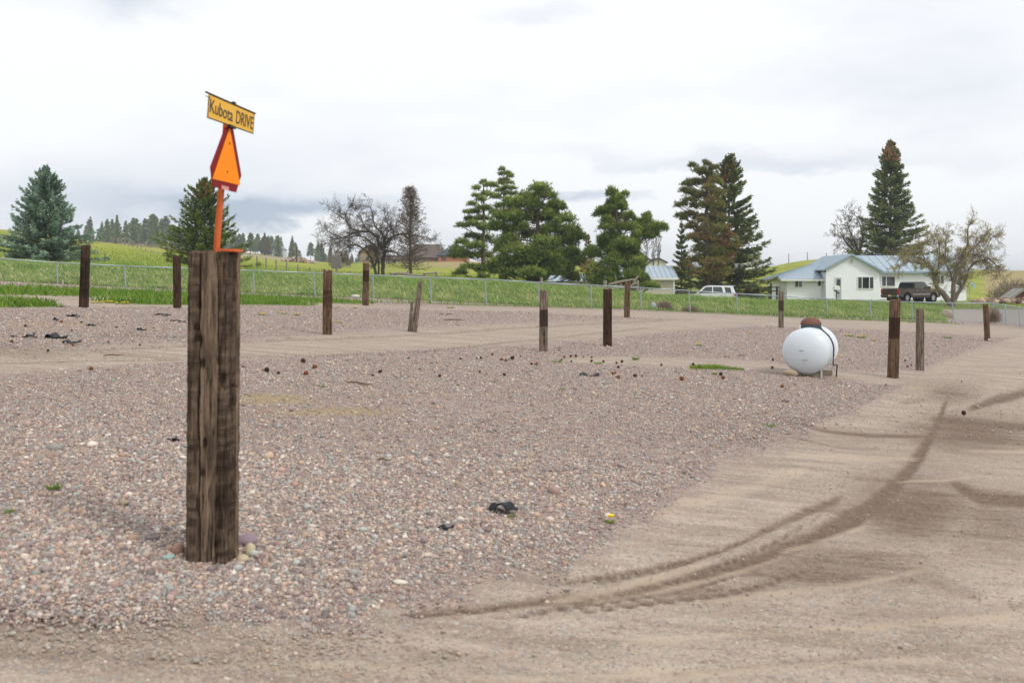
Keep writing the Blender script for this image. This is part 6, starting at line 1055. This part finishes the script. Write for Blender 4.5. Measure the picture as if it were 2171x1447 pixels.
rail_fence('corral_fence', 'dark grey rail corral fence between the drooping spruce and the white house', [(1579, 607), (1605, 608), (1631, 606), (1634.5, 600), (1647, 607)], [(1576, 609.5, 1632, 608.5), (1576, 617, 1632, 616.5), (1630, 608.5, 1664, 609), (1630, 616.5, 1662, 616)], 104, 0, .1, .06, M_oldwood)
p = at(713.5, 585, 66); p.z = h1(p.x, p.y); r_ = empty('wooden_sign', p, 'blank weathered square board on a post behind the wire fence', 'sign'); k = 66/F; zt = CZ-(543.5-YT)*k; zb = CZ-(569.5-YT)*k
m = MB(); m.box((p.x-.02, p.y+.05, (p.z+zb+.3)/2-.1), (.1, .08, zb+.3-p.z+.2)); m.build('post', M_railwood, r_); m = MB()
for i in range(4): m.box((p.x-.255+i*.168, p.y, (zt+zb)/2+random.uniform(-.015, .015)), (.164, .03, zt-zb), Matrix.Rotation(random.uniform(-.01, .01), 3, 'Y'))
m.build('board', mat('grey_board', srgb('77726e'), .95, 0, .3, 4, .01, .3, (3, 3, .5)), r_)
def rock_heap(name, label, x0, x1, yb, prof, Z, cols, n, rr, dy=2.):
    V, Fs, Cs = [], [], []; k = Z/F; base = 0; t = rock_mesh('heap_source', 1, (1, 1, .8), .18, 1, 3); tv = np.array([v.co for v in t.vertices]); tf = np.array([f.vertices for f in t.polygons]); bpy.data.meshes.remove(t); pal = [srgb(c) for c in cols]
    for _ in range(n):
        px = random.uniform(x0, x1); hh = np.interp(px, [q[0] for q in prof], [q[1] for q in prof])*k; d = random.uniform(-1, 1); X = (px-CX)*k; Y = Z+d*dy; zz = h1(X, Y)+hh*random.random()**.7*(1-d*d*.7); r = rr*random.uniform(.55, 1.35); a = random.uniform(0, 6.28); c, s_ = math.cos(a), math.sin(a); sc = np.array([random.uniform(.8, 1.4), random.uniform(.8, 1.2), random.uniform(.6, 1)])*r; q = tv*sc; q = np.stack([q[:, 0]*c-q[:, 1]*s_, q[:, 0]*s_+q[:, 1]*c, q[:, 2]], 1)+np.array([X, Y, zz]); V.append(q); Fs.append(tf+base); base += len(tv); cc = random.choice(pal); Cs.append(np.tile(np.array([*cc, 1])*random.uniform(.75, 1.15), (len(tv), 1)))
    me = mesh_np(name, np.concatenate(V), np.concatenate(Fs), {'tint': ('FLOAT_COLOR', np.concatenate(Cs))}); m, t_, b = principled('heaped_rock'); t_.put(b.inputs['Base Color'], t_.node('ShaderNodeAttribute', attribute_name='tint').outputs['Color']); b.inputs['Roughness'].default_value = .85; return tag(link(name, me, m), label, 'rocks', None, 'stuff')
pz = hit(634, 556).y
rock_heap('rock_pile', 'heap of pale field rocks around a post on the pasture', 599, 668, 556, [(598, 1), (615, 8), (630, 13), (645, 9), (668, 1)], pz, ['9a8a78', 'b5a08a', '857a70', 'a8836a', '6f665e', 'c2b6a6'], 260, .3, 2.2)
p = hit(629, 556); k = p.y/F; m = MB(); m.tube([(p.x, p.y, p.z-.2), (p.x, p.y, CZ-(523-YT)*k)], [.16, .14], 8); tag(m.build('fence_post', M_oldwood), 'dark lone post rising from the rock pile', 'post')
rock_heap('rock_wall', 'low dry wall of red brown rocks at the right beyond the gravel road', 2066, 2190, 640, [(2064, 3), (2080, 5), (2100, 8), (2130, 10), (2190, 10)], 97, ['8d7360', 'a68b73', '6d5648', 'b4a089', '7a6a5e'], 330, .3, .7)
# tangled bare brush on the right
def brush(name, x0, x1, yb, h, Z, label, n=2600, mm=None):
    k = Z/F; px = rng.uniform(x0, x1, n); u = rng.random(n)**.8; X = (px-CX)*k; Y = Z+rng.normal(0, 1.4, n); hh = h*k*u*np.sin(np.clip((px-x0)/(x1-x0), .05, .95)*math.pi)**.4; z = H(X, Y)+hh; P0 = np.stack([X, Y, z], 1); d = unit(rng.normal(0, .6, (n, 3))+np.array([0, 0, .7])); ln = rng.uniform(.3, 1.0, n)[:, None]
    b = Vector((float(X.mean()), Z, float(z.min()))); o = link(name, segs_mesh(name, P0-np.array(b), P0+d*ln-np.array(b), np.full(n, .024), np.full(n, .014), 3), mm or mat('brush_stems', srgb('7b6c5e'), .95, 0, .25, 1)); o.location = b; tag(o, label, 'shrub')
brush('bare_shrub', 2104, 2200, 620, 48, 128, 'tangled brown bare brush at the right edge behind the rock wall', 1700)
brush('bare_shrub', 205, 425, 530, 9, 420, 'band of pale brown brush below the wooded ridge', 2600, mat('pale_brush', srgb('94866f'), .95, 0, .2, .2))
brush('bare_shrub', 1436, 1470, 620, 22, 95, 'olive brown bush at the foot of the browning pine', 900, mat('olive_brush', srgb('6f6a45'), .95, 0, .25, 1))
brush('bare_shrub', 700, 742, 565, 34, 160, 'grey bare shrub behind the blank wooden board', 900, mat('grey_brush', srgb('7d746a'), .95, 0, .25, 1))


# ------------------------------------------------------------------ the air
def haze():
    m = MB(); m.box((0, 1550, 20), (20400, 3360, 62)); o = m.build('haze', None); mt = bpy.data.materials.new('air'); mt.use_nodes = True; t = NT(mt.node_tree); t.n.remove(t.n['Principled BSDF']); v = t.node('ShaderNodeVolumePrincipled'); v.inputs['Color'].default_value = (.86, .91, 1, 1); v.inputs['Density'].default_value = .00038; v.inputs['Anisotropy'].default_value = .2; t.l.new(v.outputs[0], t.n['Material Output'].inputs['Volume'])
    o.data.materials.append(mt); tag(o, 'thin pale haze between the lot and the wooded ridge', 'haze', None, 'stuff')
haze()
